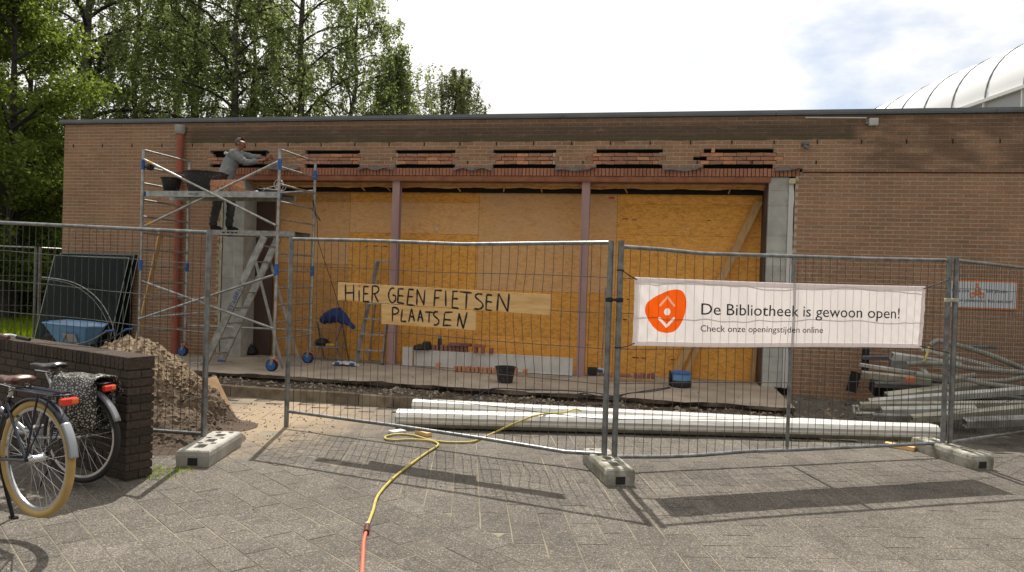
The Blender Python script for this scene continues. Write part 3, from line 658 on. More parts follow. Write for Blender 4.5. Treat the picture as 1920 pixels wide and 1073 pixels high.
for i in range(n_): q.f += [(3 * i, 3 * i + 1, 3 * i + 4, 3 * i + 3), (3 * i + 1, 3 * i + 2, 3 * i + 5, 3 * i + 4)]
q.build('insulation_strip', 'white_trim', bld)
q = MB(); q.cbox((4.545, .0, 3.37), (.10, .05, .09), bev=.01); q.build('foam_plug', 'foam', bld)
q = MB(); n_ = 60
for i in range(n_ + 1):
    z = .035 + 3.38 * i / n_; e = .018 * hnoise(z, 5, 4) + random.uniform(-.008, .008)
    q.v += [(-5.605, .02, z), (-5.655 - e, .005, z), (-5.66 - e, .09, z)]
for i in range(n_): q.f += [(3 * i, 3 * i + 3, 3 * i + 4, 3 * i + 1), (3 * i + 1, 3 * i + 4, 3 * i + 5, 3 * i + 2)]
q.build('insulation_strip', 'foam', bld)
q = MB(); q.box(4.165, 4.196, .15, .62, .035, 3.34); q.build('reveal_board', 'brown_reveal', bld)
q = MB(); q.box(-5.166, -4.80, .46, .50, .035, 3.34); q.build('reveal_board', 'brown_reveal', bld)
# strand boards
BO = [(-4.86, -3.305, 3.02, 3.245, 'osb_brown_shade'), (-4.86, -3.305, 1.835, 3.016, 'osb_pale'), (-4.86, -3.305, 1.50, 1.831, 'osb_brown_shade'), (-4.86, -3.305, .036, 1.496, 'osb_brown_shade'),
      (-3.30, -.785, 3.03, 3.246, 'osb'), (-3.30, -.785, 2.445, 3.026, 'osb_pale'), (-3.30, -.785, 1.225, 2.441, 'osb'), (-3.30, -.785, .036, 1.221, 'osb'),
      (-.78, 1.73, 1.45, 3.247, 'osb_pale'), (-.78, 1.73, .62, 1.446, 'osb'), (-.78, 1.73, .036, .616, 'osb'),
      (1.735, 4.168, 3.04, 3.240, 'osb'), (1.735, 4.168, 2.50, 3.036, 'osb'), (1.735, 4.168, 1.26, 2.496, 'osb'), (1.735, 4.168, .036, 1.256, 'osb')]
for i, (xa, xb, za, zb, m_) in enumerate(BO):
    q = MB(); q.box(xa, xb, .60 + (i % 3) * .002, .62, za, zb); q.build('strand_board', m_, bld)
# black scribbles and screw marks on the boards
for c, w_ in (((-2.945,0.6,2.182),0.054),((-2.764,0.6,2.196),0.107),((-2.572,0.6,2.191),0.08),((1.831,0.6,1.367),0.089),((1.971,0.6,1.362),0.045),((2.134,0.6,0.347),0.116),((2.282,0.6,0.345),0.08),((1.869,0.6,2.777),0.098),((2.037,0.6,2.761),0.08),((3.306,0.6,2.77),0.054),((2.775,0.6,0.343),0.062),((1.927,0.6,1.004),0.071)):
    q = MB(); q.cbox((c[0], .5975, c[2]), (w_, .003, .014), Matrix.Rotation(random.gauss(0, .06), 3, 'Y')); q.build('scribble', 'paint_black', bld)
q = MB()
for xa, xb, za, zb, m_ in BO:
    for x in np.arange(xa + .06, xb, .42):
        for z in (za + .035, zb - .035): q.cbox((x + random.uniform(-.02, .02), .5985, z + random.uniform(-.01, .01)), (.011, .003, .011))
q.build('screw_heads', 'scrap_grey', bld, kind='stuff')
for c, h_ in (((-2.811,0.6,2.99),0.11),((-2.942,0.6,2.767),0.02),((0.151,0.6,2.183),0.03),((-1.569,0.6,2.539),0.04),((2.001,0.6,1.007),0.03),((2.954,0.6,2.617),0.025)):
    q = MB(); q.cbox((c[0], .5978, c[2]), (.012 if h_ > .05 else h_ * 1.4, .003, h_), Matrix.Rotation(.15, 3, 'Y')); q.build('plaster_splash', 'rad_white', bld)
q = MB(); c = (1.624,0.6,3.141); q.cbox((c[0], .597, c[2]), (.10, .003, .035), bev=.001); q.build('paint_daub', 'lamp_red', bld)

# things fixed to the facade
dp = thing('downpipe', 'red brown rainwater downpipe with grey hopper on the brick wall', 'downpipe', (-6.49, -.1, 0))
q = MB(); q.tube([(-6.47, -.09, -.05), (-6.47, -.09, 2.4), (-6.478, -.09, 4.2)], .062, 14); q.build('pipe', 'pipe_red', dp, True)
q = MB(); q.lathe([(.07, 0), (.085, .02), (.098, .06), (.098, .17), (.09, .17), (.088, .12)], (-6.48, -.1, 4.19), 14); q.build('hopper', 'concrete', dp, True)
for z in (3.45, 1.9, .5):
    q = MB(); q.lathe([(.069, 0), (.072, .005), (.072, .05), (.069, .055)], (-6.475, -.09, z), 14); q.build('bracket', 'pipe_red', dp, True)
a, b_ = (4.707,-0.02,4.386), (5.621,-0.02,4.371)
q = MB(); q.tube([a, b_], .012, 8); q.build('conduit', 'alu_white', smooth=True, label='thin white conduit running under the roof trim on the right', cat='conduit')
c = (5.714,-0.05,4.296); jb = thing('junction_box', 'small square beige box under the roof trim at the conduit end', 'wall box', c)
q = MB(); q.cbox(c, (.13, .09, .115), bev=.008); q.build('cover', 'scrap_white', jb); q = MB(); q.cbox((c[0] - .085, c[1], c[2] - .01), (.05, .05, .03)); q.cbox((c[0] - .085, c[1], c[2] + .03), (.05, .04, .015)); q.build('cable_gland', 'scrap_grey', jb)
c = (4.719,-0.04,3.939); lb = thing('wall_lamp', 'little grey wedge shaped fitting on the brick above the lintel end', 'wall fitting', c)
q = MB(); q.cbox((c[0], c[1], c[2] + .03), (.11, .08, .05), Matrix.Rotation(-.1, 3, 'Y'), bev=.006); q.build('body', 'lead', lb); q = MB(); q.cbox((c[0] + .01, c[1] - .01, c[2] - .02), (.08, .05, .045), Matrix.Rotation(.5, 3, 'Y'), bev=.004); q.build('shade', 'coping', lb)
a, b_ = (5.674,-0.03,1.299), (5.975,-0.03,1.135)
eb = thing('electrical_box', 'flat grey box on the brick wall, hidden behind the banner', 'wall box', a)
q = MB(); q.box(a[0], b_[0], -.06, -.003, b_[2], a[2]); q.build('case', 'scrap_grey', eb); q = MB(); q.box(a[0] + .03, b_[0] - .03, -.068, -.06, b_[2] + .03, a[2] - .03); q.build('flap', 'scrap_white', eb)
# notice on the wall
ns = thing('wall_notice', 'white notice in orange rim about bicycles, screwed to the brick wall', 'sign', (7.369,-0.02,1.652))
q = MB(); q.box(6.875, 7.85, -.022, -.004, 1.425, 1.862); q.build('rim', 'sign_orange', ns)
q = MB(); q.box(6.895, 7.83, -.026, -.022, 1.447, 1.84); q.build('face', 'sign_white', ns)
fr_ = lambda x, z: ((x, -.0275, z), (1, 0, 0), (0, 0, 1))
text_fit('Doe ons', .245, .052, 'sign_black', ns, fr_(6.937, 1.674))
text_fit('een plezier:', .315, .052, 'sign_black', ns, fr_(7.412, 1.68))
text_fit('Zet uw (elektrische) fiets niet hier!', .86, .05, 'sign_black', ns, fr_(6.919, 1.529))
ix, iz = 7.286, 1.699
q = MB()
for cx, cz in ((-.062, -.06), (.062, -.06)):
    q.tube([(ix + cx + .036 * math.cos(t * PI / 6), -.029, iz + cz + .036 * math.sin(t * PI / 6)) for t in range(12)], .008, 5, close=True)
for a, b_ in (((-.062, -.06), (-.02, .01)), ((-.02, .01), (.04, 0)), ((.04, 0), (.062, -.06)), ((-.02, .01), (0, -.06)), ((0, -.06), (.04, 0)), ((.04, 0), (.035, .045)), ((-.03, .02), (-.01, .075)), ((-.01, .07), (.04, .045))):
    q.tube([(ix + a[0], -.029, iz + a[1]), (ix + b_[0], -.029, iz + b_[1])], .009, 5)
q.lathe([(.002, -.003), (.024, 0), (.002, .003)], (ix - .005, -.029, iz + .10), 10, Matrix.Rotation(PI / 2, 3, 'X')); q.build('bicycle_symbol', 'sign_orange', ns)

# ------------------------------------------------------------------ site fence panels
P = [(-1.459,-6.596,0.0), (-1.309,-5.355,0.0), (2.127,-6.098,0.0), (2.216,-6.108,0.0), (5.41,-4.383,0.0), (5.483,-4.357,0.0)]
def fence_panel(A, Q, label, zA, zB, zhA, zhB, rail, brail, nv, z0A=.03, z0B=.03, mid=None, wob=.006, bulge=None, group='mesh site fence panels'):
    """A, Q: feet of the two posts; zhA/zhB: heights of the cross wires at either post; rails: (distance, height) lists"""
    A, Q = Vector(A), Vector(Q); e = (Q - A); Ln = e.length; e.normalize(); nrm = Vector((e.y, -e.x, 0))
    root = thing('site_fence', label, 'fence', (A.x, A.y, 0), group=group)
    P_ = lambda s, z, o=0: A + e * s + Vector((0, 0, z)) + nrm * o
    q = MB(); q.tube([P_(0, z0A), P_(0, zA)], .0255, 12); q.build('post', 'galv', root, True)
    q = MB(); q.tube([P_(Ln, z0B), P_(Ln, zB)], .0255, 12); q.build('post', 'galv', root, True)
    if mid: q = MB(); q.tube([P_(mid, .15), P_(mid + .0, 1.95)], .017, 10); q.build('middle_post', 'galv', root, True)
    q = MB(); q.tube([P_(s, z) for s, z in rail], .0185, 10); q.build('top_rail', 'galv', root, True)
    q = MB(); q.tube([P_(s, z) for s, z in brail], .0175, 10); q.build('bottom_rail', 'galv', root, True)
    def lerp(lst, s):
        for (a, za), (b, zb) in zip(lst, lst[1:]):
            if s <= b: return za + (zb - za) * (s - a) / (b - a)
        return lst[-1][1]
    for i in range(len(zhA)):
        pts = []
        for k in range(13):
            t = k / 12; pts.append(P_(Ln * t, zhA[i] + (zhB[i] - zhA[i]) * t + .008 * math.sin(t * 9 + i * 2) * math.sin(t * PI), .004 + .006 * math.sin(t * 13 + i)))
        q = MB(); q.tube(pts, .0034, 5); q.build('wire', 'wire', root)
    for k in range(1, nv):
        s = Ln * k / nv; zt, zb = lerp(rail, s), lerp(brail, s); pts = []
        ph = random.uniform(0, 6); am = random.uniform(.2, 1) * wob
        for j in range(9):
            t = j / 8; bx = 0
            if bulge and bulge[0] < s < bulge[1]: bx = bulge[2] * math.sin((s - bulge[0]) / (bulge[1] - bulge[0]) * PI) * math.sin(t * PI * 2.2) * math.sin(t * PI)
            pts.append(P_(s + am * math.sin(t * 7 + ph) + bx, zb + (zt + .012 - zb) * t, .004 + am * math.cos(t * 5 + ph)))
        q = MB(); q.tube(pts, .0029, 5); q.build('wire', 'wire', root)
    return root
fence_panel(P[0], (-4.92, -6.05, 0), 'mesh fence panel behind the low wall, left of the gap', 2.01, 2.11, (1.695, 1.38, 1.076, .786, .48), (1.80, 1.49, 1.18, .88, .58), [(0, 1.985), (2.78, 2.07), (3.5, 2.09)], [(0, .156), (.65, .125), (3.5, .12)], 38, z0B=0)
fence_panel(P[1], P[2], 'mesh fence panel carrying the wooden board, swung half open', 2.02, 2.015, (1.714, 1.385, 1.084, .777, .465), (1.693, 1.38, 1.067, .754, .446),
            ((0.005,2.004),(1.034,1.993),(1.595,1.979),(2.065,1.968),(2.779,1.983),(3.52,1.997)), ((0.015,0.167),(0.932,0.161),(1.371,0.16),(2.299,0.144),(2.742,0.131),(3.153,0.118),(3.515,0.143)), 40, z0A=0, bulge=(2.3, 3.1, .04))
fence_panel(P[3], P[4], 'mesh fence panel with the long banner tied to it', 2.017, 2.019, (1.691, 1.384, 1.072, .768, .455), (1.698, 1.391, 1.095, .765, .402),
            ((0.01,1.964),(0.388,1.956),(0.79,1.937),(1.723,1.949),(2.703,1.962),(3.592,1.982)), ((0.005,0.129),(0.509,0.11),(0.86,0.111),(1.333,0.128),(1.845,0.124),(3.63,0.131)), 40, mid=1.775)
fence_panel(P[5], (7.576,-1.552,0.0), 'mesh fence panel running off to the right beside the scrap pile', 2.021, 2.0, (1.70, 1.39, 1.08, .77, .42), (1.70, 1.38, 1.05, .72, .36), [(0, 1.985), (2.35, 1.99), (3.5, 1.99)], [(0, .135), (2.6, -.04), (3.5, -.1)], 40, z0B=-.12)
fence_panel((-9.9, .2, 0), (-13.2, -1.0, 0), 'distant mesh fence panel before the shrubs at far left', 2.0, 2.03, (1.7, 1.4, 1.1, .8, .4), (1.7, 1.4, 1.1, .8, .4), [(0, 1.98), (3.5, 2.0)], [(0, .15), (3.5, .15)], 30, z0A=0, z0B=0)
fence_panel((-9.85, .25, 0), (-9.25, 3.6, 0), 'distant mesh fence panel closing off the building corner', 2.0, 2.0, (1.7, 1.4, 1.1, .8, .4), (1.7, 1.4, 1.1, .8, .4), [(0, 1.98), (3.4, 1.98)], [(0, .15), (3.4, .15)], 20, z0A=0, z0B=0)
# clamps joining the posts
for a, b_, z, mm_, lb_ in ((P[2], P[3], 1.50, 'black', 'dark fence clamp joining the two middle posts'), (P[4], P[5], 1.58, 'foam', 'pale fence clamp joining the two right hand posts')):
    a, b_ = Vector(a), Vector(b_); r_ = thing('fence_clamp', lb_, 'clamp', (*((a + b_) / 2).xy, z))
    for p_ in (a, b_): q = MB(); q.lathe([(.030, -.02), (.034, -.016), (.034, .016), (.030, .02)], (p_.x, p_.y, z), 12); q.build('collar', mm_, r_, True)
    q = MB(); q.beam((a.x, a.y - .03, z), (b_.x, b_.y - .03, z), .02, .022); q.build('bolt', mm_, r_)
# concrete feet
def foot(c, ang, l, wd, m_, label, h=.135):
    """cast block: a fine height field with its slots and round holes sunk in, plus the end socket"""
    r_ = thing('concrete_base', label, 'concrete block', (c[0], c[1], 0), ang, group='concrete fence feet', world=False)
    nx_, ny_ = 72, 26; b = MB(); Hh = []
    holes = [(-.36, -.20, .3), (-.06, .06, .3), (.22, .34, .3)]
    rh = [(-.13, .22), (-.13, -.22), (.13, .22), (.13, -.22), (.42, .22), (.42, -.22)]
    sd = random.uniform(0, 9)
    for i in range(nx_ + 1):
        for j in range(ny_ + 1):
            u = i / nx_ - .5; v = j / ny_ - .5
            ex = min(.5 - abs(u), .5); ey = .5 - abs(v); z = h
            if ex < .012 or ey < .035: z -= .012
            z += .002 * hnoise(u * 9 + sd, v * 5, 2) + random.uniform(-.0008, .0008)
            for a, b2, q_ in holes:
                if a < u < b2 and abs(v) < q_ * .5: z = .03
            for a, b2 in rh:
                if math.hypot((u - a) * l, (v - b2) * wd) < .022: z = .05
            x = u * l; y = v * wd
            b.v.append((x, y, z)); Hh.append(z)
    idx = lambda i, j: i * (ny_ + 1) + j
    for i in range(nx_):
        for j in range(ny_): b.f.append((idx(i, j), idx(i + 1, j), idx(i + 1, j + 1), idx(i, j + 1)))
    ring = [idx(i, 0) for i in range(nx_ + 1)] + [idx(nx_, j) for j in range(1, ny_ + 1)] + [idx(i, ny_) for i in range(nx_ - 1, -1, -1)] + [idx(0, j) for j in range(ny_ - 1, 0, -1)]
    lay = [ring]
    for zf, of in ((.09, .006), (.05, .004), (.0, 0)):
        o0 = len(b.v)
        for i_ in ring:
            x, y, z = b.v[i_]; n_ = math.hypot(x / l, y / wd); b.v.append((x + math.copysign(of, x) * (abs(x) > l * .49) + random.uniform(-.0012, .0012), y + math.copysign(of, y) * (abs(y) > wd * .49) + random.uniform(-.0012, .0012), zf))
        lay.append([o0 + k for k in range(len(ring))])
    for a, b2 in zip(lay, lay[1:]):
        n_ = len(ring)
        for k in range(n_): b.f.append((a[k], b2[k], b2[(k + 1) % n_], a[(k + 1) % n_]))
    b.build('cast_body', m_, r_)
    q = MB(); q.box(-l / 2 - .0065, -l / 2 + .01, -.04, .04, .012, .075); q.build('end_socket', 'hole', r_)
    return r_
foot((-1.30, -6.72), math.radians(103), .80, .27, 'concrete', 'clean pale concrete foot beside the sand heap')
foot((2.165, -6.20), math.radians(110.5), .76, .235, 'concrete_moss', 'stained concrete foot under the two middle posts')
foot((5.44, -4.51), math.radians(110.8), .82, .225, 'concrete_moss', 'stained concrete foot under the right hand posts')

# ------------------------------------------------------------------ boards with brush lettering on the fence
def plane_frame(A, Q, off):
    A, Q = Vector(A), Vector(Q); e = (Q - A).normalized(); n_ = Vector((e.y, -e.x, 0)); return A + n_ * off, e, n_
O2, E2, N2 = plane_frame(P[1], P[2], .0)
def on2(s, z, off): return O2 + E2 * s + Vector((0, 0, z)) + N2 * off
def plank(name, quad, label, cat, strokes, m_='ply', off=.02, th=.018, rad=.0085):
    r_ = thing(name, label, cat, on2(quad[0][0], quad[0][1], off))
    b = MB(); vs = [on2(s, z, off + th) for s, z in quad] + [on2(s, z, off) for s, z in quad]
    b.add(vs, [(0, 3, 2, 1), (4, 5, 6, 7), (0, 1, 5, 4), (1, 2, 6, 5), (2, 3, 7, 6), (3, 0, 4, 7)]); b.build('board', m_, r_)
    for st in strokes:
        pts = [on2(s + random.uniform(-.002, .002), z + random.uniform(-.002, .002), 0) for s, z in st]; q = MB()
        pts = curve_pts(pts, 4) if len(pts) > 2 else [pts[0] + (pts[1] - pts[0]) * t for t in (0, .25, .5, .75, 1)]
        n_ = len(pts); prev = None
        for i, p_ in enumerate(pts):
            t = (pts[min(i + 1, n_ - 1)] - pts[max(i - 1, 0)]); t.normalize(); sd = t.cross(N2).normalized(); w_ = rad * random.uniform(.75, 1.25) * (.8 if i in (0, n_ - 1) else 1.05)
            for (s_, o_) in ((-1, .0), (-.8, .0012), (.8, .0012), (1, .0)): q.v.append(tuple(p_ + sd * w_ * s_ + N2 * (off + th + .0006 + o_)))
            if i: 
                for k in range(3): a = (i - 1) * 4 + k; q.f.append((a, a + 1, a + 5, a + 4))
        q.build('brush_stroke', 'paint_black', r_)
    return r_
plank('wooden_sign', ((0.646,1.561),(2.977,1.522),(2.973,1.338),(0.649,1.382)), 'long pine plank lettered HiER GEEN FIETSEN wired to the fence', 'sign',
  (((0.742,1.543),(0.749,1.379)),((0.841,1.546),(0.847,1.375)),((0.747,1.457),(0.844,1.461)),((0.91,1.491),(0.914,1.378)),((0.913,1.539),(0.914,1.527)),((0.968,1.533),(0.965,1.376)),((0.968,1.529),(1.023,1.53)),((0.965,1.458),(1.021,1.457)),((0.961,1.379),(1.037,1.379)),((1.07,1.539),(1.067,1.375)),((1.07,1.539),(1.127,1.534),(1.144,1.499),(1.117,1.47),(1.076,1.459)),((1.093,1.46),(1.145,1.381)),((1.329,1.524),(1.291,1.523),(1.264,1.469),(1.273,1.407),(1.31,1.38),(1.344,1.41),(1.343,1.455)),((1.307,1.454),(1.343,1.455)),((1.377,1.525),(1.371,1.383)),((1.378,1.521),(1.437,1.519)),((1.375,1.456),(1.433,1.453)),((1.371,1.383),(1.447,1.379)),((1.495,1.525),(1.479,1.367)),((1.495,1.521),(1.549,1.518)),((1.488,1.45),(1.545,1.446)),((1.479,1.367),(1.564,1.364)),((1.59,1.372),(1.59,1.522)),((1.59,1.522),(1.669,1.372)),((1.669,1.372),(1.675,1.518)),((1.788,1.522),(1.783,1.366)),((1.788,1.522),(1.865,1.52)),((1.786,1.447),(1.841,1.45)),((1.906,1.522),(1.911,1.372)),((1.987,1.515),(1.977,1.361)),((1.979,1.514),(2.039,1.52)),((1.982,1.448),(2.042,1.447)),((1.977,1.361),(2.053,1.354)),((2.057,1.514),(2.185,1.509)),((2.132,1.507),(2.127,1.357)),((2.299,1.5),(2.248,1.502),(2.227,1.471),(2.297,1.421),(2.303,1.382),(2.267,1.361),(2.216,1.361)),((2.342,1.498),(2.34,1.358)),((2.342,1.498),(2.4,1.497)),((2.34,1.436),(2.398,1.432)),((2.34,1.358),(2.401,1.354)),((2.455,1.354),(2.464,1.513)),((2.464,1.513),(2.562,1.351)),((2.562,1.351),(2.571,1.517))))
plank('wooden_sign', ((1.182,1.362),(2.229,1.34),(2.23,1.159),(1.189,1.166)), 'short pine plank lettered PLAATSEN below the long lettered plank', 'sign',
  (((1.314,1.335),(1.316,1.196)),((1.314,1.336),(1.363,1.331),(1.385,1.301),(1.359,1.272),(1.317,1.266)),((1.428,1.321),(1.416,1.201)),((1.416,1.201),(1.477,1.202)),((1.506,1.201),(1.533,1.331)),((1.533,1.331),(1.569,1.207)),((1.511,1.252),(1.563,1.254)),((1.607,1.209),(1.632,1.322)),((1.632,1.322),(1.664,1.205)),((1.61,1.252),(1.658,1.252)),((1.687,1.308),(1.78,1.305)),((1.734,1.303),(1.729,1.204)),((1.831,1.314),(1.791,1.31),(1.784,1.279),(1.837,1.234),(1.83,1.196),(1.784,1.184)),((1.903,1.307),(1.892,1.186)),((1.903,1.311),(1.986,1.319)),((1.898,1.244),(1.974,1.241)),((1.884,1.187),(1.975,1.192)),((2.043,1.189),(2.059,1.312)),((2.059,1.312),(2.108,1.168)),((2.108,1.168),(2.143,1.324))))

# ------------------------------------------------------------------ the banner
O3, E3, N3 = plane_frame(P[3], P[4], .0)
bn = thing('banner', 'white fabric banner with orange emblem announcing the library is open', 'banner', O3 + E3 * .12 + Vector((0, 0, 1.1)))
def bq(s, t):  # s metres along, t 0..1 up, with the slight sag of the cloth
    s0, s1 = .122, 3.29; k = (s - s0) / (s1 - s0); zb = 1.105 + (1.0934 - 1.105) * k - .006 * math.sin(k * PI * 2); zt = 1.704 + (1.712 - 1.704) * k - .010 * math.sin(k * PI)
    return zb + (zt - zb) * t
def bp(s, z, off=0.):
    e1 = math.exp(-((s - .13) + (1.7 - z)) * 2.2); e2 = math.exp(-((s - .13) + (z - 1.1)) * 2.2); e3 = math.exp(-((3.28 - s) + (1.7 - z)) * 2.2); e4 = math.exp(-((3.28 - s) + (z - 1.1)) * 2.2); w_ = .036 + .008 * math.sin(s * 4.1 + 1) * math.sin(z * 5) + .0045 * math.sin(s * 11 + z * 6) + .0035 * (e1 * math.sin((s * 1.2 + z) * 38) + e2 * math.sin((s * 1.1 - z) * 34) + e3 * math.sin((s - z) * 36) + e4 * math.sin((s + z * 1.2) * 40)) + .0035 * math.sin(s * 23 + 3 * math.sin(z * 4)) * (.5 + .5 * math.sin(s * 1.7)); return O3 + E3 * s + Vector((0, 0, z)) + N3 * (w_ + off)
lx, ly = (0.44,1.415)
def blob(u, v):    # emblem outline: rounded triangle with its round tip lower right
    return None
out_ = ((0.229,1.431),(0.243,1.472),(0.275,1.506),(0.326,1.54),(0.391,1.571),(0.456,1.595),(0.522,1.606),(0.567,1.603),(0.602,1.584),(0.624,1.551),(0.636,1.506),(0.636,1.454),(0.626,1.394),(0.607,1.341),(0.583,1.293),(0.547,1.251),(0.503,1.227),(0.453,1.22),(0.404,1.224),(0.362,1.238),(0.32,1.271),(0.282,1.314),(0.252,1.358),(0.234,1.395))
up_ = ((0.374,1.464),(0.443,1.539),(0.514,1.463))
dn_ = ((0.372,1.347),(0.444,1.278),(0.515,1.349))
cc_ = (0.445,1.407)
rc_ = .0256 * 2.15 / 2
def inpoly(x, y, pl):
    c = False; j = len(pl) - 1
    for i in range(len(pl)):
        if (pl[i][1] > y) != (pl[j][1] > y) and x < (pl[j][0] - pl[i][0]) * (y - pl[i][1]) / (pl[j][1] - pl[i][1]) + pl[i][0]: c = not c
        j = i
    return c
def dseg(x, y, a, b):
    dx, dy = b[0] - a[0], b[1] - a[1]; t = max(0, min(1, ((x - a[0]) * dx + (y - a[1]) * dy) / (dx * dx + dy * dy))); return math.hypot(x - a[0] - t * dx, y - a[1] - t * dy)
cu_ = [(p_.x, p_.y) for p_ in curve_pts([(a, b_, 0) for a, b_ in out_] + [(*out_[0], 0)], 4)]
ss = list(np.arange(.122, .17, .012)) + list(np.arange(.17, .66, .0035)) + list(np.arange(.66, 3.29, .03)) + [3.29]; tt = np.linspace(0, 1, 150)
b = MB(); cols = []
for s in ss:
    for t in tt:
        z = bq(s, t); b.v.append(tuple(bp(s, z))); c = (.88, .82, .805)
        if inpoly(s, z, cu_):
            c = (.95, .13, .012)
            if min(dseg(s, z, up_[0], up_[1]), dseg(s, z, up_[1], up_[2])) < .0105: c = (.93, .42, .26)
            if min(dseg(s, z, dn_[0], dn_[1]), dseg(s, z, dn_[1], dn_[2])) < .0115 or math.hypot(s - cc_[0], z - cc_[1]) < .031: c = (.90, .82, .80)
        cols.append((*c, 1))
nt_ = len(tt)
for i in range(len(ss) - 1):
    for j in range(nt_ - 1): b.f.append((i * nt_ + j, (i + 1) * nt_ + j, (i + 1) * nt_ + j + 1, i * nt_ + j + 1))
me = b.mesh('cloth', True); at = me.color_attributes.new('print', 'FLOAT_COLOR', 'POINT'); at.data.foreach_set('color', np.array(cols).ravel())
o = bpy.data.objects.new('cloth', me); COL.objects.link(o); me.materials.append(M['banner']); attach(o, bn)
def strip(sa, sb, ta, tb, name='hem'):
    b = MB(); ns_ = max(2, int((sb - sa) / .04)); 
    for i in range(ns_ + 1):
        s = sa + (sb - sa) * i / ns_
        for t in np.linspace(ta, tb, 8 if tb - ta > .3 else 2): b.v.append(tuple(bp(s, bq(s, t), -.003)))
    m_ = 8 if tb - ta > .3 else 2
    for i in range(ns_):
        for j in range(m_ - 1): b.f.append((i * m_ + j, (i + 1) * m_ + j, (i + 1) * m_ + j + 1, i * m_ + j + 1))
    me = b.mesh(name, True); at = me.color_attributes.new('print', 'FLOAT_COLOR', 'POINT'); at.data.foreach_set('color', np.tile((.80, .74, .74, 1), len(b.v))); me.materials.append(M['banner'])
    o = bpy.data.objects.new(name, me); COL.objects.link(o); attach(o, bn)
strip(.123, 3.289, .001, .072); strip(.123, 3.289, .925, .999); strip(.123, .165, .072, .925); strip(3.245, 3.289, .072, .925)
def warp_text(body, s0, w_, z0, h):
    me = text_mesh(body, 1.0); n = len(me.vertices); co = np.empty(n * 3); me.vertices.foreach_get('co', co); co = co.reshape(-1, 3); x0, x1 = co[:, 0].min(), co[:, 0].max()
    out = [tuple(bp(s0 + (x - x0) * w_ / (x1 - x0), z0 + y * h / .70, .0022 + max(z, 0))) for x, y, z in co]
    me.vertices.foreach_set('co', np.array(out).ravel()); me.update(); me.materials.clear(); me.materials.append(M['sign_black'])
    ob = bpy.data.objects.new('lettering', me); COL.objects.link(ob); attach(ob, bn)
warp_text('De Bibliotheek is gewoon open!', .795, 2.198, 1.387, .104)
warp_text('Check onze openingstijden online', .789, 1.314, 1.235, .058)
for s, t in ((.138, .965), (.138, .035), (3.272, .965), (3.272, .035)):
    p_ = bp(s, bq(s, t), .003); q = MB(); q.lathe([(.006, 0), (.006, .003), (.011, .003), (.012, 0)], p_, 10, Rot(E3, Vector((0, 0, 1)).cross(E3) * -1, N3)); q.build('eyelet', 'scrap_grey', bn)
for (s, t), (s2, z2), lb_ in (((.138, .965), (0, 1.76), 'upper left'), ((.138, .035), (0, 1.085), 'lower left'), ((3.272, .965), (3.62, 1.80), 'upper right'), ((3.272, .035), (3.64, 1.05), 'lower right')):
    p_ = bp(s, bq(s, t), .006); e_ = O3 + E3 * s2 + Vector((0, 0, z2)) + N3 * .03; q = MB(); mid_ = (p_ + e_) / 2 + Vector((0, 0, -.006)); q.tube([p_, mid_, e_], .005, 6)
    if s2 < 1: q.lathe([(.027, -.006), (.031, -.006), (.031, .006), (.027, .006)], O3 + E3 * s2 + Vector((0, 0, z2)), 12)
    q.build('cable_tie', 'black', label='black cable tie at the %s corner of the banner' % lb_, cat='cable tie', group='banner ties')

# ------------------------------------------------------------------ scaffold tower
XA, XB, YF, YR = -6.08, -3.57, -1.592, -.34; PT = 3.64
sc_ = thing('scaffold_tower', 'aluminium rolling scaffold tower standing before the left pier', 'scaffold', (XA, YF, .035))
def tube_part(name, a, b_, r, m_='alu', par=sc_, n=10): q = MB(); q.tube([a, b_], r, n); return q.build(name, m_, par, True)
for x in (XA, XB):
    for y in (YF, YR):
        tube_part('post', (x, y, .33), (x, y, PT), .0255)
        for z in (3.30, 1.60): q = MB(); q.lathe([(.029, 0), (.034, .006), (.034, .17), (.029, .176)], (x, y, z), 12); q.build('sleeve', 'blue', sc_, True)
        cs = thing('castor', None, None, (x, y, .035)); attach(cs, sc_)
        c_ = Vector((x - .03, y - .01, .135))
        q = MB(); q.lathe([(.085, -.03), (.10, -.024), (.10, .024), (.085, .03)], c_, 20, Matrix.Rotation(PI / 2, 3, 'X')); q.build('tyre', 'black', cs, True)
        q = MB(); q.lathe([(.02, -.034), (.078, -.033), (.082, -.02), (.082, .02), (.078, .033), (.02, .034)], c_, 16, Matrix.Rotation(PI / 2, 3, 'X')); q.build('hub', 'blue', cs, True)
        q = MB(); q.cbox((x - .015, y, .25), (.09, .075, .03), bev=.006); q.beam((x - .03, y - .045, .14), (x - .01, y - .045, .25), .008, .05); q.beam((x - .03, y + .045, .14), (x - .01, y + .045, .25), .008, .05); q.tube([(x, y, .25), (x, y, .345)], .02, 10); q.build('fork', 'alu_dull', cs)
        q = MB(); q.beam((x + .0, y - .05, .26), (x + .11, y - .06, .20), .03, .008); q.build('brake_lever', 'orange', cs)
for x in (XA, XB):
    zz = [.55 + .28 * i for i in range(12)]
    for z in zz: tube_part('rung', (x, YF + .02, z), (x, YR - .02, z), .0165)
def px(a, b_, r=.0205, hook=True):
    tube_part('brace', a, b_, r)
F_ = YF - .028
px((XA + .02, F_, 3.47), (XB - .02, F_, 2.40)); px((XA + .02, F_ + .055, 2.34), (XB + .0, F_ + .055, 3.455))
px((XA + .02, F_ + .055, 1.42), (XB - .02, F_ + .055, .72)); px((XA + .02, F_, .78), (XB - .02, F_, 1.60))
px((XA + .02, YR + .03, .60), (XB - .02, YR + .03, .62)); px((XA, YR + .03, 2.95), (XB, YR + .03, 3.12)); px((XA, YF + .02, .80), (XA + 1.2, YR, .95), .016)
px((XA + .02, YR + .05, 3.10), (XB, YR + .05, 3.08))
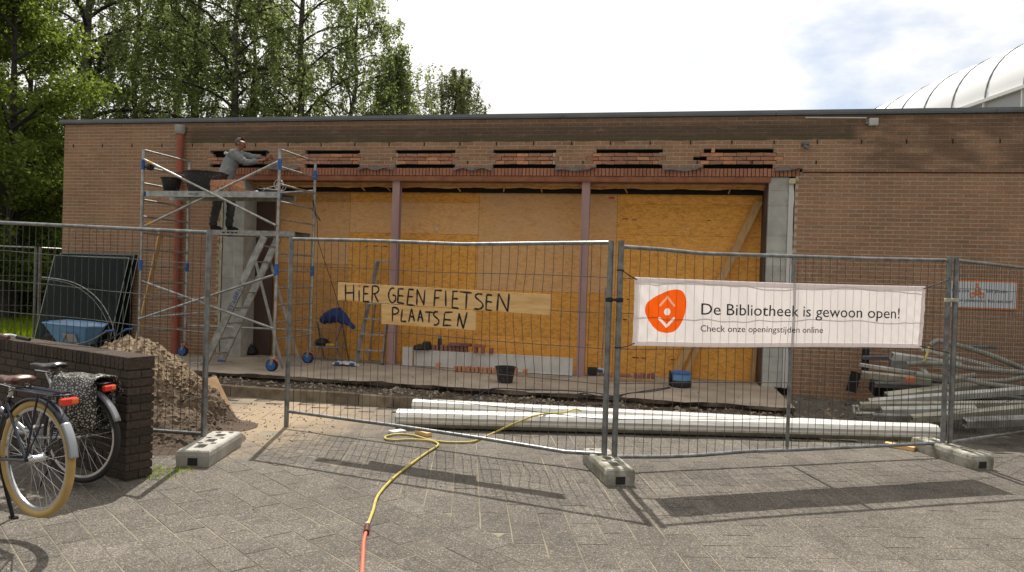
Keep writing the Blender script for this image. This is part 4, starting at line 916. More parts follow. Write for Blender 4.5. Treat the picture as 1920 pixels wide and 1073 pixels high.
for a in ((XA + .12, F_, 3.427), (XA + .12, F_ + .055, 2.384)):
    q = MB(); d_ = Vector((1, 0, -.426 if a[2] > 3 else .444)).normalized(); q.tube([Vector(a), Vector(a) + d_ * .09], .0225, 10); q.build('tape', 'yellow_tape', sc_, True)
# the upper deck
dk = thing('deck', 'upper platform of the tower', None, (XA, YF, 2.87)); attach(dk, sc_); del dk['label']
q = MB(); q.box(XA + .07, XB - .03, YF + .0, YF + .03, 2.85, 2.945); q.box(XA + .07, XB - .03, YF + .60, YF + .63, 2.85, 2.945); q.build('side_rail', 'alu', dk)
q = MB(); q.box(XA + .075, XB - .035, YF + .03, YF + .60, 2.925, 2.94); q.build('plywood', 'brown_reveal', dk)
for x in (XA + .03, XB - .03): q = MB(); q.box(x - .035, x + .035, YF + .02, YF + .09, 2.86, 2.93); q.build('hook', 'blue', dk)
# the lower deck the mason stands on
dk2 = thing('deck', None, None, (XB, -1.0, 2.3)); attach(dk2, sc_)
q = MB(); q.box(-5.16, XB - .02, -1.0, -.97, 2.258, 2.345); q.box(-5.16, XB - .02, -.44, -.41, 2.258, 2.345); q.box(-5.19, -5.16, -1.0, -.41, 2.258, 2.345); q.build('side_rail', 'alu', dk2)
q = MB(); q.box(-5.16, XB - .03, -.97, -.44, 2.33, 2.342); q.build('plywood', 'brown_reveal', dk2)
q = MB()
for x in (-4.95, -4.86, -4.78, -4.71): q.box(x, x + .05, -1.0025, -1.0, 2.29, 2.315)
q.build('stamp', 'paint_black', dk2)
text_fit('Altrex', .20, .035, 'paint_black', dk, ((-5.22, YF - .001, 2.883), (1, 0, 0), (0, 0, 1)), 'stamp')
# folding ladder used as a stair under the lower deck
tr = thing('stepladder', 'big aluminium folding ladder with blue TJ BELT lettering inside the tower', 'ladder', (-4.45, -1.05, .035))
st = []
for y, top, bot in ((-1.3, (-3.97, 2.235), (-5.015, .05)), (-.8, (-4.0, 2.235), (-5.02, .05))):
    q = MB(); q.beam((bot[0], y, bot[1]), (top[0], y, top[1]), .035, .125, bev=.003); q.build('stile', 'alu', tr)
    q = MB(); q.cbox((bot[0], y, .05), (.13, .05, .03), bev=.005); q.build('foot', 'blue', tr)
for y, a, b_ in ((-1.34, (-4.10, 1.83), (-3.545, .05)), (-.76, (-4.16, 1.83), (-3.535, .05))):
    q = MB(); q.beam((a[0], y, a[1]), (b_[0], y, b_[1]), .022, .045, bev=.003); q.build('leg', 'alu_dull', tr)
    q = MB(); q.lathe([(.03, -.012), (.03, .012)], (a[0], y, a[1] - .02), 10, Matrix.Rotation(PI / 2, 3, 'X')); q.build('hinge', 'galv', tr)
for k in range(8):
    t = (k + .6) / 8.2; x = -5.015 + 1.045 * t; z = .05 + 2.185 * t
    q = MB(); q.cbox((x, -1.05, z), (.085, .47, .022), bev=.003); q.build('tread', 'alu_dull', tr)
d_ = Vector((1.045, 0, 2.185)).normalized(); u_ = Vector((-d_.z, 0, d_.x)); s0 = Vector((-5.015, -1.3195, .05)) + d_ * 1.0 - u_ * .032
text_fit("TJ'sBELT", .56, .068, 'bag_blue', tr, (s0, d_, u_))
# things on the tower
def bucket(name, c, r0, r1, h, label, m_='black_dusty', mortar=None):
    r_ = thing(name, label, 'bucket' if r1 < .25 else 'mortar tub', c, world=False)
    q = MB(); q.lathe([(r0 * .96, 0), (r0, .004), (r1, h), (r1 + .012, h), (r1 + .012, h - .012), (r1 + .003, h - .012), (r1 - .006, h - .004), (r0 - .006, .012), (.001, .012)], (0, 0, 0), 28); q.build('tub', m_, r_, True)
    hp = [(r1 * math.cos(t), r1 * math.sin(t), h - .01 + .012 * math.sin(t)) for t in np.linspace(0, PI, 14)]
    if r1 < .25: q = MB(); q.tube([(p_[0] * 1.03, p_[1] * 1.03 + .01, p_[2] - .03) for p_ in hp], .004, 6); q.build('handle', 'galv', r_, True)
    else:
        for s_ in (-1, 1): q = MB(); q.tube(curve_pts([(s_ * r1, -.06, h - .03), (s_ * (r1 + .04), -.04, h - .02), (s_ * (r1 + .04), .04, h - .02), (s_ * r1, .06, h - .03)], 5), .01, 7); q.build('handle', m_, r_, True)
    if mortar: q = MB(); q.lathe([(.001, h * .8), (r1 * .93, h * .78)], (0, 0, 0), 20); q.build('mortar', 'concrete', r_)
    return r_
bucket('bucket', (-5.745, -1.3, 2.947), .115, .17, .25, 'small black bucket at the left end of the upper deck')
bucket('mortar_tub', (-5.11, -1.27, 2.947), .27, .355, .345, 'large round black mortar tub on the upper deck', mortar=1)
# bricks stacked on the upper deck, each a thing
bmo = MB(); bmo.cbox((0, 0, 0), (.05, .20, .10), bev=.003); ome = bmo.mesh('brick'); ome.materials.append(M['brick_orange'])
n_ = 0
for lay in range(2):
    for k in range(10 if lay == 0 else 9):
        x = -4.875 + k * .0545 + (.0 if lay == 0 else .01); end = (k >= 8)
        o = link('brick', ome, None, (x, -1.38 + random.uniform(-.01, .01), 2.997 + lay * .101), (0, random.gauss(0, .015), random.gauss(0, .04)))
        ordn = ('leftmost', 'second', 'third', 'fourth', 'fifth', 'sixth', 'seventh', 'eighth', 'ninth', 'tenth')[k]
        tag(o, 'orange brick on edge, %s in the %s row on the scaffold deck' % (ordn, 'lower' if lay == 0 else 'upper'), 'brick', 'bricks stacked on the scaffold deck')
# power tools on the deck
ag = thing('angle_grinder', 'black angle grinder lying on the deck by the right post', 'power tool', (-4.045,-1.2,2.994))
q = MB(); c = Vector((-4.017,-1.2,3.03)); c.z = 3.0; q.tube([c + Vector((-.13, 0, 0)), c + Vector((-.05, 0, .005)), c + Vector((.10, 0, 0)), c + Vector((.2, 0, -.005))], [.045, .05, .036, .03], 12); q.build('body', 'black', ag, True)
q = MB(); q.lathe([(.001, 0), (.06, .002), (.062, .02), (.03, .035)], c + Vector((-.16, 0, -.03)), 16); q.build('guard', 'scrap_grey', ag, True)
q = MB(); q.tube([c + Vector((-.1, -.03, .02)), c + Vector((-.1, -.14, .03))], .016, 10); q.build('side_handle', 'black', ag, True)
cw = (-3.642,-1.35,3.049)
q = MB(); pts = [(cw[0] + .075 * math.cos(t) * (1 + .15 * math.sin(t * .7)), -1.50 + .01 * t, cw[2] + .02 + .085 * math.sin(t)) for t in np.linspace(0, 4 * PI, 40)]; pts = [(-4.05, -1.25, 3.0), (-3.9, -1.4, 3.03)] + pts
q.tube(pts, .006, 6); q.build('coiled_cable', 'scrap_white', smooth=True, label='loop of pale cable hung on the right front scaffold post', cat='cable')
wl = thing('work_lamp', 'small round black lamp clipped to the left scaffold post', 'lamp', (-5.958,-1.6,3.335))
c = Vector((-5.949,-1.6,3.344)); q = MB(); q.lathe([(.03, -.06), (.055, -.03), (.065, .03), (.06, .045), (.001, .05)], c, 14, Matrix.Rotation(PI / 2, 3, 'Y')); q.build('housing', 'black', wl, True); q = MB(); q.beam(c + Vector((-.05, 0, 0)), (XA, YF, c.z), .02, .03); q.build('clip', 'black', wl)
q = MB(); pts = curve_pts([(-3.62, -.34, 2.78), (-3.50, -.33, 2.66), (-3.44, -.35, 2.58), (-3.55, -.36, 2.72), (-3.58, -.38, 2.95), (-3.50, -.36, 2.6), (-3.47, -.33, 2.2), (-3.3, -.2, 1.6), (-3.15, 0, .9), (-3.1, .05, .5)], 6); q.tube(pts, .006, 6)
q.build('power_cable', 'black', smooth=True, label='thin dark cable looping down beside the rear scaffold post', cat='cable')

# ------------------------------------------------------------------ the mason
def skin(name, verts, edges, rad, m_, parent, sub=2, root=0):
    me = bpy.data.meshes.new(name); me.from_pydata([tuple(v) for v in verts], edges, []); me.update(); o = bpy.data.objects.new(name, me); COL.objects.link(o)
    md = o.modifiers.new('Skin', 'SKIN'); md.use_smooth_shade = True
    for i, r in enumerate(rad):
        sv = me.skin_vertices[0].data[i]; sv.radius = (r, r) if isinstance(r, (int, float)) else r; sv.use_root = (i == root)
    ms = o.modifiers.new('Sub', 'SUBSURF'); ms.levels = sub; ms.render_levels = sub
    bpy.context.view_layer.update(); dg = bpy.context.evaluated_depsgraph_get(); nm = bpy.data.meshes.new_from_object(o.evaluated_get(dg)); COL.objects.unlink(o); bpy.data.objects.remove(o)
    if name in ('shirt', 'trousers'):
        for v_ in nm.vertices:
            p_, n_ = v_.co, v_.normal; k_ = math.sin(p_.z * 55 + 6 * math.sin(p_.x * 14 + p_.y * 9)) * .5 + math.sin(p_.x * 70 + p_.z * 34 + 3 * math.sin(p_.y * 20)) * .35 + math.sin((p_.x + p_.y) * 33 - p_.z * 70) * .3
            v_.co = p_ + n_ * .0075 * k_
        nm.update()
    nm.materials.clear(); nm.materials.append(M[m_]); nm.polygons.foreach_set('use_smooth', [True] * len(nm.polygons))
    o = bpy.data.objects.new(name, nm); COL.objects.link(o); attach(o, parent); return o
man = thing('person', 'bricklayer in grey shirt and dark trousers leaning to the wall from the scaffold', 'person', (-5.15, -.72, 2.345))
V = Vector
hip = V((-5.09, -.72, 3.27)); wst = V((-5.07, -.70, 3.42)); chs = V((-5.01, -.66, 3.60)); shl = V((-4.965, -.63, 3.735)); nck = V((-4.925, -.61, 3.80)); hd = V((-4.885, -.60, 3.90))
ra, rb = V((-4.945, -.80, 3.715)), V((-4.955, -.47, 3.73))          # near and far shoulder
re_, le_ = V((-4.74, -.66, 3.56)), V((-4.78, -.36, 3.70)); rw, lw = V((-4.745, -.36, 3.665)) + V((.06, 0, .02)), V((-4.72, -.16, 3.735))
rw = V((-4.60, -.45, 3.635)); rh_, lh_ = V((-4.555, -.37, 3.665)), V((-4.63, -.10, 3.75))
lk, la = V((-5.19, -.80, 2.82)), V((-5.265, -.82, 2.43)); rk_, ra_ = V((-5.03, -.62, 2.83)), V((-5.07, -.62, 2.43))
hl, hr = hip + V((-.01, -.10, -.04)), hip + V((.01, .10, -.04))
# continuous body (skin) - hips, spine, head, both arms, both legs
vs = [hip, wst, chs, shl, nck, hd, ra, re_, rw, rb, le_, lw, hl, lk, la, hr, rk_, ra_, la + V((.02, 0, -.05)), ra_ + V((.02, 0, -.05)), hd + V((.015, 0, .07)), hd + V((.01, 0, -.03))]
ed = [(0, 1), (1, 2), (2, 3), (3, 4), (4, 21), (21, 5), (5, 20), (3, 6), (6, 7), (7, 8), (3, 9), (9, 10), (10, 11), (0, 12), (12, 13), (13, 14), (0, 15), (15, 16), (16, 17), (14, 18), (17, 19)]
rd = [.11, .10, .12, .09, .05, .098, .05, .037, .025, .05, .037, .025, .07, .048, .035, .07, .048, .035, .033, .033, .075, .075]
# fingers: palm then five chains each, curled round the hammer and a brick
def hand(base, wrist, fwd, side, up):
    o = len(vs); palm = base; vs.append(palm); rd.append((.034, .018)); ed.append((wrist, o))
    for i, (sp_, ln) in enumerate(((-.032, .060), (-.011, .070), (.011, .066), (.030, .052))):
        k = len(vs); vs.extend([palm + fwd * .035 + side * sp_, palm + fwd * (.035 + ln * .45) + side * sp_ * 1.05 - up * .012, palm + fwd * (.035 + ln * .55) + side * sp_ - up * .035, palm + fwd * (.035 + ln * .25) + side * sp_ - up * .052]); rd.extend([.0105, .0095, .009, .0075]); ed.extend([(o, k), (k, k + 1), (k + 1, k + 2), (k + 2, k + 3)])
    k = len(vs); vs.extend([palm + side * -.038 + fwd * .005, palm + side * -.05 + fwd * .035 - up * .02, palm + side * -.03 + fwd * .05 - up * .045]); rd.extend([.012, .010, .009]); ed.extend([(o, k), (k, k + 1), (k + 1, k + 2)])
hand(rh_, 8, V((.45, .75, .35)).normalized(), V((.2, -.5, .85)).normalized(), V((-.9, .3, .3)).normalized())
hand(lh_, 11, V((.75, .45, .2)).normalized(), V((0, .4, -.9)).normalized(), V((.3, -.8, .3)).normalized())
skin('body', vs, ed, rd, 'skin', man, 2, 0)
# head details
q = MB(); q.lathe([(.001, -.02), (.013, -.012), (.014, 0), (.008, .025), (.001, .035)], hd + V((.098, .01, -.005)), 8, Matrix.Rotation(.25, 3, 'Y')); q.build('nose', 'skin', man, True)
for s_ in (-1, 1): q = MB(); q.lathe([(.001, -.006), (.02, -.004), (.024, .004), (.015, .008)], hd + V((.005, s_ * .088, 0)), 10, Matrix.Rotation(PI / 2, 3, 'X')); q.build('ear', 'skin', man, True)
q = MB(); q.lathe([(.001, -.003), (.018, -.002), (.018, .003), (.001, .004)], hd + V((.082, .0, -.052)), 8, Matrix.Rotation(PI / 2, 3, 'Y')); q.build('mouth', 'saddle_brown', man, True)
for s_ in (-1, 1): q = MB(); q.lathe([(.001, -.004), (.010, 0), (.001, .005)], hd + V((.085, s_ * .034, .018)), 8, Matrix.Rotation(PI / 2, 3, 'Y')); q.build('eye', 'black', man, True)
q = MB()
for s_ in (-1, 1): q.tube([hd + V((.100, s_ * .032 + .02 * math.cos(t), .016 + .015 * math.sin(t))) for t in np.linspace(0, 2 * PI, 10)[:-1]], .0025, 5, close=True); q.tube([hd + V((.098, s_ * .054, .02)), hd + V((.0, s_ * .093, .025))], .0025, 5)
q.build('glasses', 'black', man)
q = MB(); nn = 14       # short hair round the sides and back, receding in front
for i in range(nn):
    for j in range(9):
        th = -2.0 + 4.0 * i / (nn - 1) + PI; ph = -.45 + 1.6 * j / 8; r_ = .104
        q.v.append(tuple(hd + V((.005, 0, .022)) + V((math.cos(th) * math.cos(ph) * r_, math.sin(th) * math.cos(ph) * r_ * .88, math.sin(ph) * r_ * .98)) + V((-.012, 0, 0))))
for i in range(nn - 1):
    for j in range(8): q.f.append((i * 9 + j, (i + 1) * 9 + j, (i + 1) * 9 + j + 1, i * 9 + j + 1))
q.build('hair', 'hair', man, True)
vs2 = [hip + V((0, 0, -.02)), wst, chs, shl, nck + V((-.012, 0, -.025)), ra, (ra + re_) / 2, re_, (re_ + rw) / 2, rw + (re_ - rw) * .12, rb, (rb + le_) / 2, le_, (le_ + lw) / 2, lw + (le_ - lw) * .12, hip + V((-.01, 0, -.08)), V((-4.985, -.64, 3.67))]
ed2 = [(15, 0), (0, 1), (1, 2), (2, 16), (16, 3), (3, 4), (3, 5), (5, 6), (6, 7), (7, 8), (8, 9), (3, 10), (10, 11), (11, 12), (12, 13), (13, 14)]
skin('shirt', vs2, ed2, [(.165, .15), (.155, .14), (.165, .15), (.115, .11), .066, .088, .075, .066, .056, .047, .088, .075, .066, .056, .047, (.15, .14), (.15, .14)], 'shirt', man, 3, 0)
vs3 = [hip + V((0, 0, -.02)), hl, (hl + lk) / 2, lk, (lk + la) / 2, la + V((0, 0, -.035)), hr, (hr + rk_) / 2, rk_, (rk_ + ra_) / 2, ra_ + V((0, 0, -.035)), hip + V((0, 0, .06))]
skin('trousers', vs3, [(11, 0), (0, 1), (1, 2), (2, 3), (3, 4), (4, 5), (0, 6), (6, 7), (7, 8), (8, 9), (9, 10)], [.15, .115, .108, .082, .072, .066, .115, .108, .082, .072, .066, .145], 'trousers', man, 3, 0)
for a in (la, ra_):
    c_ = V((a.x, a.y, 2.345)); skin('shoe', [c_ + V((-.05, 0, .045)), c_ + V((.04, 0, .05)), c_ + V((.13, .01, .038)), c_ + V((.19, .015, .03)), c_ + V((-.01, 0, .11))], [(0, 1), (1, 2), (2, 3), (0, 4)], [.045, .048, .042, .028, .05], 'shoe', man, 1, 0)
q = MB(); q.cbox(chs + V((-.098, -.035, .125)), (.03, .10, .05), Matrix.Rotation(.55, 3, 'Y'), bev=.008); q.build('back_print', 'rad_white', man)
hm = thing('hammer', 'pointed masonry hammer held in the bricklayer hands', 'hammer', rh_)
q = MB(); a = rh_ + V((-.03, .0, -.08)); b_ = rh_ + V((.05, .03, .17)); q.tube([a, b_], .011, 8); q.build('handle', 'black', hm, True); q = MB(); q.beam(b_ + V((-.08, 0, .03)), b_ + V((.05, 0, -.015)), .02, .024, bev=.003); q.build('head', 'galv', hm)

# ------------------------------------------------------------------ low garden wall
lw_ = thing('garden_wall', 'low dark brick garden wall with rowlock cap at left', 'wall', (-1.404, -7.665, 0), math.atan2(.3608, -.9325), world=False)
# local x runs away to the left along the wall, local y is negative behind it
WL = 5.2; TH = .215; sgn = -1
q = MB(); q.box(.01, WL, -TH + .01, -.01, 0, .852); q.build('core', 'mortar_dark', lw_)
cnt = 0; sb = MB(); uni = {}
def wall_brick(x0, x1, y0, y1, z0, z1, name='brick'):
    global cnt
    key = (round(x1 - x0, 3), round(y1 - y0, 3), round(z1 - z0, 3))
    if cnt < 296:
        if key not in uni: b2 = MB(); b2.cbox((0, 0, 0), key, bev=.004); uni[key] = b2.mesh(name); uni[key].materials.append(M['brick_dark'])
        o = bpy.data.objects.new(name, uni[key]); COL.objects.link(o); o.parent = lw_; o.location = ((x0 + x1) / 2, (y0 + y1) / 2 + random.gauss(0, .0015), (z0 + z1) / 2); o.rotation_euler = (random.gauss(0, .004), random.gauss(0, .006), random.gauss(0, .004)); cnt += 1
    else: sb.cbox(((x0 + x1) / 2, (y0 + y1) / 2, (z0 + z1) / 2), key, bev=.004)
k = 0; x = 0
while x < WL: wall_brick(x + .003, x + .055, -TH - .003, .003, .857, .957, 'cap_brick'); x += .0625
for r_ in range(13):
    z = .012 + r_ * .065; o_ = .0 if r_ % 2 else .11; x = 0
    if o_: wall_brick(.0, .104, -.104, 0, z, z + .053)
    x = o_
    while x < WL: wall_brick(x + .002, min(x + .21, WL), -.03, .0, z, z + .053); x += .22
    wall_brick(-.0, .03, -TH, -.11 if o_ else -.034, z, z + .053)
for r_ in range(13):
    x = 0
    while x < WL: sb.cbox((x + .105, -TH + .012, .04 + r_ * .065), (.208, .03, .053), bev=.004); x += .22
sb.build('rear_bricks', 'brick_dark', lw_, kind='stuff')

# ------------------------------------------------------------------ the heap of sand
b = MB(); gx, gy = 190, 150; X0, X1, Y0, Y1 = -5.2, -.75, -7.2, -3.9
def heap(x, y):
    def bump_(cx, cy, r, h, p=1.0):
        d = math.hypot(x - cx, y - cy) / r; return h * max(0, 1 - d ** p) if d < 1 else 0
    z = max(bump_(-2.98, -5.42, .86, .84, 1.5), bump_(-3.5, -5.1, 1.15, .84, 1.3), bump_(-2.35, -6.1, .75, .30, 1.2), bump_(-2.3, -5.45, .42, .42, 1.6), bump_(-1.9, -6.3, .6, .14, 1.2), bump_(-1.95, -5.6, .4, .07, 1.3))
    if z > 0:
        f = min(1, z / .12)
        z += f * (.035 * hnoise(x * 2, y * 2, 1.3) + .018 * hnoise(x * 5 + 3, y * 5, 1.7) + .010 * hnoise(x * 13, y * 12, 2.1) + random.uniform(-.009, .009) + (.022 * random.random() if random.random() < .10 else 0))
        z = z * min(1, max(0, (x + 5.2) * 3))
    return z
for j in range(gy + 1):
    for i in range(gx + 1):
        x = X0 + (X1 - X0) * i / gx; y = Y0 + (Y1 - Y0) * j / gy; z = heap(x, y); b.v.append((x, y, gz(x, y) + z - .012 if z <= 0 else gz(x, y) + z))
for j in range(gy):
    for i in range(gx):
        ids = (j * (gx + 1) + i, j * (gx + 1) + i + 1, (j + 1) * (gx + 1) + i + 1, (j + 1) * (gx + 1) + i)
        if max(b.v[k][2] - gz(b.v[k][0], b.v[k][1]) for k in ids) > 0: b.f.append(ids)
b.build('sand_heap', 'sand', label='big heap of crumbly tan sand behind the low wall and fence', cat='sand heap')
b = MB()
for i in range(900):
    a = random.uniform(0, 2 * PI); r_ = random.uniform(.0, 1.7); x = -2.4 + r_ * math.cos(a); y = -5.55 + r_ * .8 * math.sin(a)
    if not (-5.1 < x < -.8): continue
    stone(b, (x, y, gz(x, y) + heap(x, y) + .003), random.uniform(.008, .03) * (1.2 if heap(x, y) > .05 else .4))
b.build('sand_clods', 'sand', kind='stuff')
q = MB(); a, b_ = (-2.021,-5.377,-0.0), (-2.279,-5.3,0.427); q.beam((a[0] - .0, a[1], .0), (b_[0] - .12, b_[1] + .1, .42), .26, .03, up=(.6, -.6, .5), bev=.002)
q.build('scrap_board', 'wood_floor', label='rough tan board half buried at the right edge of the sand heap', cat='board')

# ------------------------------------------------------------------ glass sheets, arc, wheelbarrow, left board
def leansheet(x0, x1, yb, yt, z0, z1, sh, label):
    r_ = thing('glass_sheet', label, 'glass sheet', ((x0 + x1) / 2, yb, z0), group='glass sheets leaning on the wall')
    b = MB(); b.add([(x0 - sh, yb, z0), (x1 - sh, yb, z0), (x1, yt, z1), (x0, yt, z1 - .0), (x0 - sh, yb + .008, z0), (x1 - sh, yb + .008, z0), (x1, yt + .008, z1), (x0, yt + .008, z1)], [(0, 1, 2, 3), (7, 6, 5, 4), (0, 4, 5, 1), (1, 5, 6, 2), (2, 6, 7, 3), (3, 7, 4, 0)]); b.build('pane', 'glass', r_)
    b = MB(); e_ = .004
    for p_, q_ in (((x0 - sh, yb, z0), (x0, yt, z1)), ((x1 - sh, yb, z0), (x1, yt, z1)), ((x0, yt, z1), (x1, yt, z1))): b.beam(p_, q_, .012, .009)
    b.build('edge', 'glass_edge', r_)
leansheet(-9.08, -7.42, -.48, -.20, .0, 1.83, .20, 'front dark glass sheet of the stack leaning on the wall')
leansheet(-9.0, -7.36, -.42, -.14, .0, 1.88, .20, 'middle dark glass sheet, its bright edge just beyond the front one')
leansheet(-8.9, -7.31, -.36, -.08, .0, 1.90, .20, 'rear dark glass sheet standing nearest the wall')
q = MB(); q.box(-9.0, -7.45, -.06, -.05, 0, 1.78); q.build('backing_board', 'slot', label='black panel standing behind the leaning glass sheets', cat='board')
q = MB(); q.tube(curve_pts([(v[0], -.56, v[2]) for v in ((-9.01,-0.5,1.403),(-8.676,-0.5,1.383),(-8.345,-0.5,1.333),(-8.05,-0.5,1.221),(-7.79,-0.5,1.05),(-7.575,-0.5,0.807),(-7.429,-0.5,0.514),(-7.372,-0.5,0.168))], 5), .008, 6); q.build('reflection_arc', 'scrap_white', smooth=True, label='outer thin tube drawing an arc reflected in the glass sheets', cat='reflection arc', group='arcs reflected in the glass')  # both tubes are modelled in place of an arc reflected in the glass
q = MB(); q.tube(curve_pts([(v[0], -.59, v[2]) for v in ((-9.009,-0.5,1.373),(-8.675,-0.5,1.353),(-8.344,-0.5,1.292),(-8.083,-0.5,1.18),(-7.835,-0.5,1.008),(-7.631,-0.5,0.775),(-7.485,-0.5,0.492),(-7.441,-0.5,0.164))], 5), .006, 6); q.build('reflection_arc', 'scrap_grey', smooth=True, label='inner thin tube drawing an arc reflected in the glass sheets', cat='reflection arc', group='arcs reflected in the glass')
wb = thing('wheelbarrow', 'blue wheelbarrow with pale paper label before the glass sheets', 'wheelbarrow', (-8.05, -.95, 0))
b = MB(); rimp = ((-8.458,-1.1,0.619),(-7.305,-1.1,0.563)); xl, xr = rimp[0][0], rimp[1][0]
top = [(xl, -.95, .605), (xl + .12, -1.22, .60), (xl + .55, -1.27, .585), (xr - .12, -1.24, .565), (xr, -.95, .55), (xr - .15, -.68, .585), (xl + .55, -.63, .605), (xl + .12, -.68, .62)]
bot = [(xl + .28, -.95, .24), (xl + .32, -1.08, .23), (xl + .55, -1.1, .225), (xr - .28, -1.08, .225), (xr - .24, -.95, .225), (xr - .28, -.80, .225), (xl + .55, -.78, .225), (xl + .32, -.80, .235)]
inn = [(p_[0] * .97 + (xl + xr) / 2 * .03, p_[1] * .97 - .95 * .03, p_[2] - .003) for p_ in top]
b.add(top + bot + inn, [(i, 8 + i, 8 + (i + 1) % 8, (i + 1) % 8) for i in range(8)] + [tuple(range(15, 7, -1))] + [(i, (i + 1) % 8, 16 + (i + 1) % 8, 16 + i) for i in range(8)])
b.build('tub', 'barrow', wb, True)
b2_ = [(p_[0], p_[1], p_[2] + .012) for p_ in bot]; b = MB(); b.add(inn + b2_, [(i, (i + 1) % 8, 8 + (i + 1) % 8, 8 + i) for i in range(8)] + [tuple(range(8, 16))]); b.build('lining', 'barrow_dust', wb, True)
q = MB(); q.tube([t_ for t_ in top], .014, 8, close=True); q.build('rim', 'barrow', wb, True)
for y in (-1.2, -.72):
    q = MB(); q.tube(curve_pts([(xl + .1, y * .5 - .475, .12), (xl + .5, y, .19), (xr - .1, y, .30), (xr + .30, y - .03, .50), (xr + .42, y - .03, .52)], 5), .015, 8); q.build('handle', 'galv', wb, True)
    q = MB(); q.tube([(xr + .28, y - .03, .505), (xr + .46, y - .03, .53)], .02, 8); q.build('grip', 'blue', wb, True)
    q = MB(); q.tube([(xl + .62, y, .45), (xl + .50, y, .20), (xl + .45, y, .0)], .012, 8); q.build('strut', 'galv', wb, True)
    q = MB(); q.tube([(xr - .35, y, .24), (xr - .30, y, .0), (xr - .10, y, .0), (xr - .05, y, .30)], .014, 8); q.build('leg', 'galv', wb, True)
q = MB(); q.lathe([(.10, -.04), (.17, -.035), (.19, 0), (.17, .035), (.10, .04)], (xl + .02, -.95, .19), 20, Matrix.Rotation(PI / 2, 3, 'X')); q.build('wheel', 'tyre_black', wb, True)
q = MB(); q.add([(xl + .54, -1.228, .43), (xl + .80, -1.228, .425), (xl + .79, -1.135, .27), (xl + .53, -1.135, .27)], [(0, 3, 2, 1)]); q.build('paper_label', 'paper', wb); 
q = MB(); q.beam((-6.714,-0.25,2.318), (-6.612,-0.95,0.289), .03, .105, up=(0, -1, 0), bev=.002)
q.build('timber_board', 'wood', label='long raw timber board leaning on the wall behind the tower', cat='timber')

# ------------------------------------------------------------------ things on the slab
rd_ = thing('radiator', 'long low white panel radiator lying along the slab with bricks on top', 'radiator', (-.4, .0, .04))
RA, RB, RZ0, RZ1 = Vector((-1.75, .12, 0)), Vector((1.08, -.04, 0)), .045, .335
e = (RB - RA); RLn = e.length; e.normalize(); n_ = Vector((e.y, -e.x, 0))
b = MB()
def rp(s, o_, z): return RA + e * s + n_ * o_ + Vector((0, 0, z))
for oo, nm in ((.0, 'front_panel'), (-.09, 'rear_panel')):
    b = MB(); k = 0; prev = None; N_ = 84; zz = (RZ0, RZ0 + .03, RZ1 - .035, RZ1)
    for i in range(N_ * 2 + 1):
        s = RLn * i / (N_ * 2); d_ = -.008 if i % 2 else 0
        for j, z in enumerate(zz): b.v.append(tuple(rp(s, oo + (d_ if 0 < j < 3 else 0), z)))
        for j, z in enumerate(zz): b.v.append(tuple(rp(s, oo - .014, z)))
    for i in range(N_ * 2):
        for j in range(3): b.f.append((i * 8 + j, (i + 1) * 8 + j, (i + 1) * 8 + j + 1, i * 8 + j + 1))
        b.f.append((i * 8 + 3, (i + 1) * 8 + 3, (i + 1) * 8 + 7, i * 8 + 7))
        for j in range(3): b.f.append((i * 8 + 4 + j + 1, (i + 1) * 8 + 4 + j + 1, (i + 1) * 8 + 4 + j, i * 8 + 4 + j))
    b.build(nm, 'rad_white', rd_)
b = MB(); b.beam(rp(.02, -.055, RZ1 - .004), rp(RLn - .02, -.055, RZ1 - .004), .085, .006); b.build('top_grille', 'rad_white', rd_)
for s in (-.012, RLn + .012): b = MB(); b.beam(rp(s, .004, (RZ0 + RZ1) / 2), rp(s, -.108, (RZ0 + RZ1) / 2), .022, RZ1 - RZ0 + .004, bev=.003); b.build('side_panel', 'rad_white', rd_)
b = MB(); b.box(-1.99, -1.80, .10, .16, .037, .37); b.build('white_panel', 'rad_white', label='small white panel standing at the left end of the radiator', cat='panel')
def brick_row(pts, m_, lab, grp, base, ori='edge'):
    """lay single bricks (each a thing)"""
    sz = (.052, .10, .10) if ori == 'edge' else (.205, .10, .052)
    mm_ = MB(); mm_.cbox((0, 0, sz[2] / 2), sz, bev=.003); me = mm_.mesh('brick'); me.materials.append(M[m_])
    names = ('first', 'second', 'third', 'fourth', 'fifth', 'sixth', 'seventh', 'eighth', 'ninth', 'tenth', 'eleventh', 'twelfth', 'thirteenth', 'fourteenth', 'fifteenth', 'sixteenth')
    for i, p_ in enumerate(pts):
        o = link('brick', me, None, p_, (0, random.gauss(0, .02), random.gauss(0, .08)), (random.uniform(.93, 1.04),) * 3)
        tag(o, lab % names[i], 'brick', grp)
ry = lambda x: .12 - .0565 * (x + 1.75) + .05
X_ = (-1.575,-1.496,-1.417,-1.338,-1.259,-1.18,-1.102,-1.023,-0.955,-0.877,-0.809)
brick_row([(x, ry(x), RZ1 + .001) for x in X_], 'brick_purple', 'purple brick on edge on the radiator, %s from the left end', 'bricks on the radiator', 0)
brick_row([(-1.008, .1, RZ1 + .104), (-0.821, .1, RZ1 + .104)], 'brick_purple', 'purple brick lying on top of the radiator row, %s from left', 'bricks on the radiator', 0, 'flat')
brick_row([(-0.614, .03, RZ1 + .001), (-0.488, .03, RZ1 + .001), (-0.334, .03, RZ1 + .001)], 'brick_purple', 'short brick piece right of the radiator row, %s from left', 'bricks on the radiator', 0)
brick_row([(-0.549, .03, RZ1 + .104)], 'brick_red', 'red brick laid across the short pieces on the radiator, the %s and only', 'bricks on the radiator', 0, 'flat')
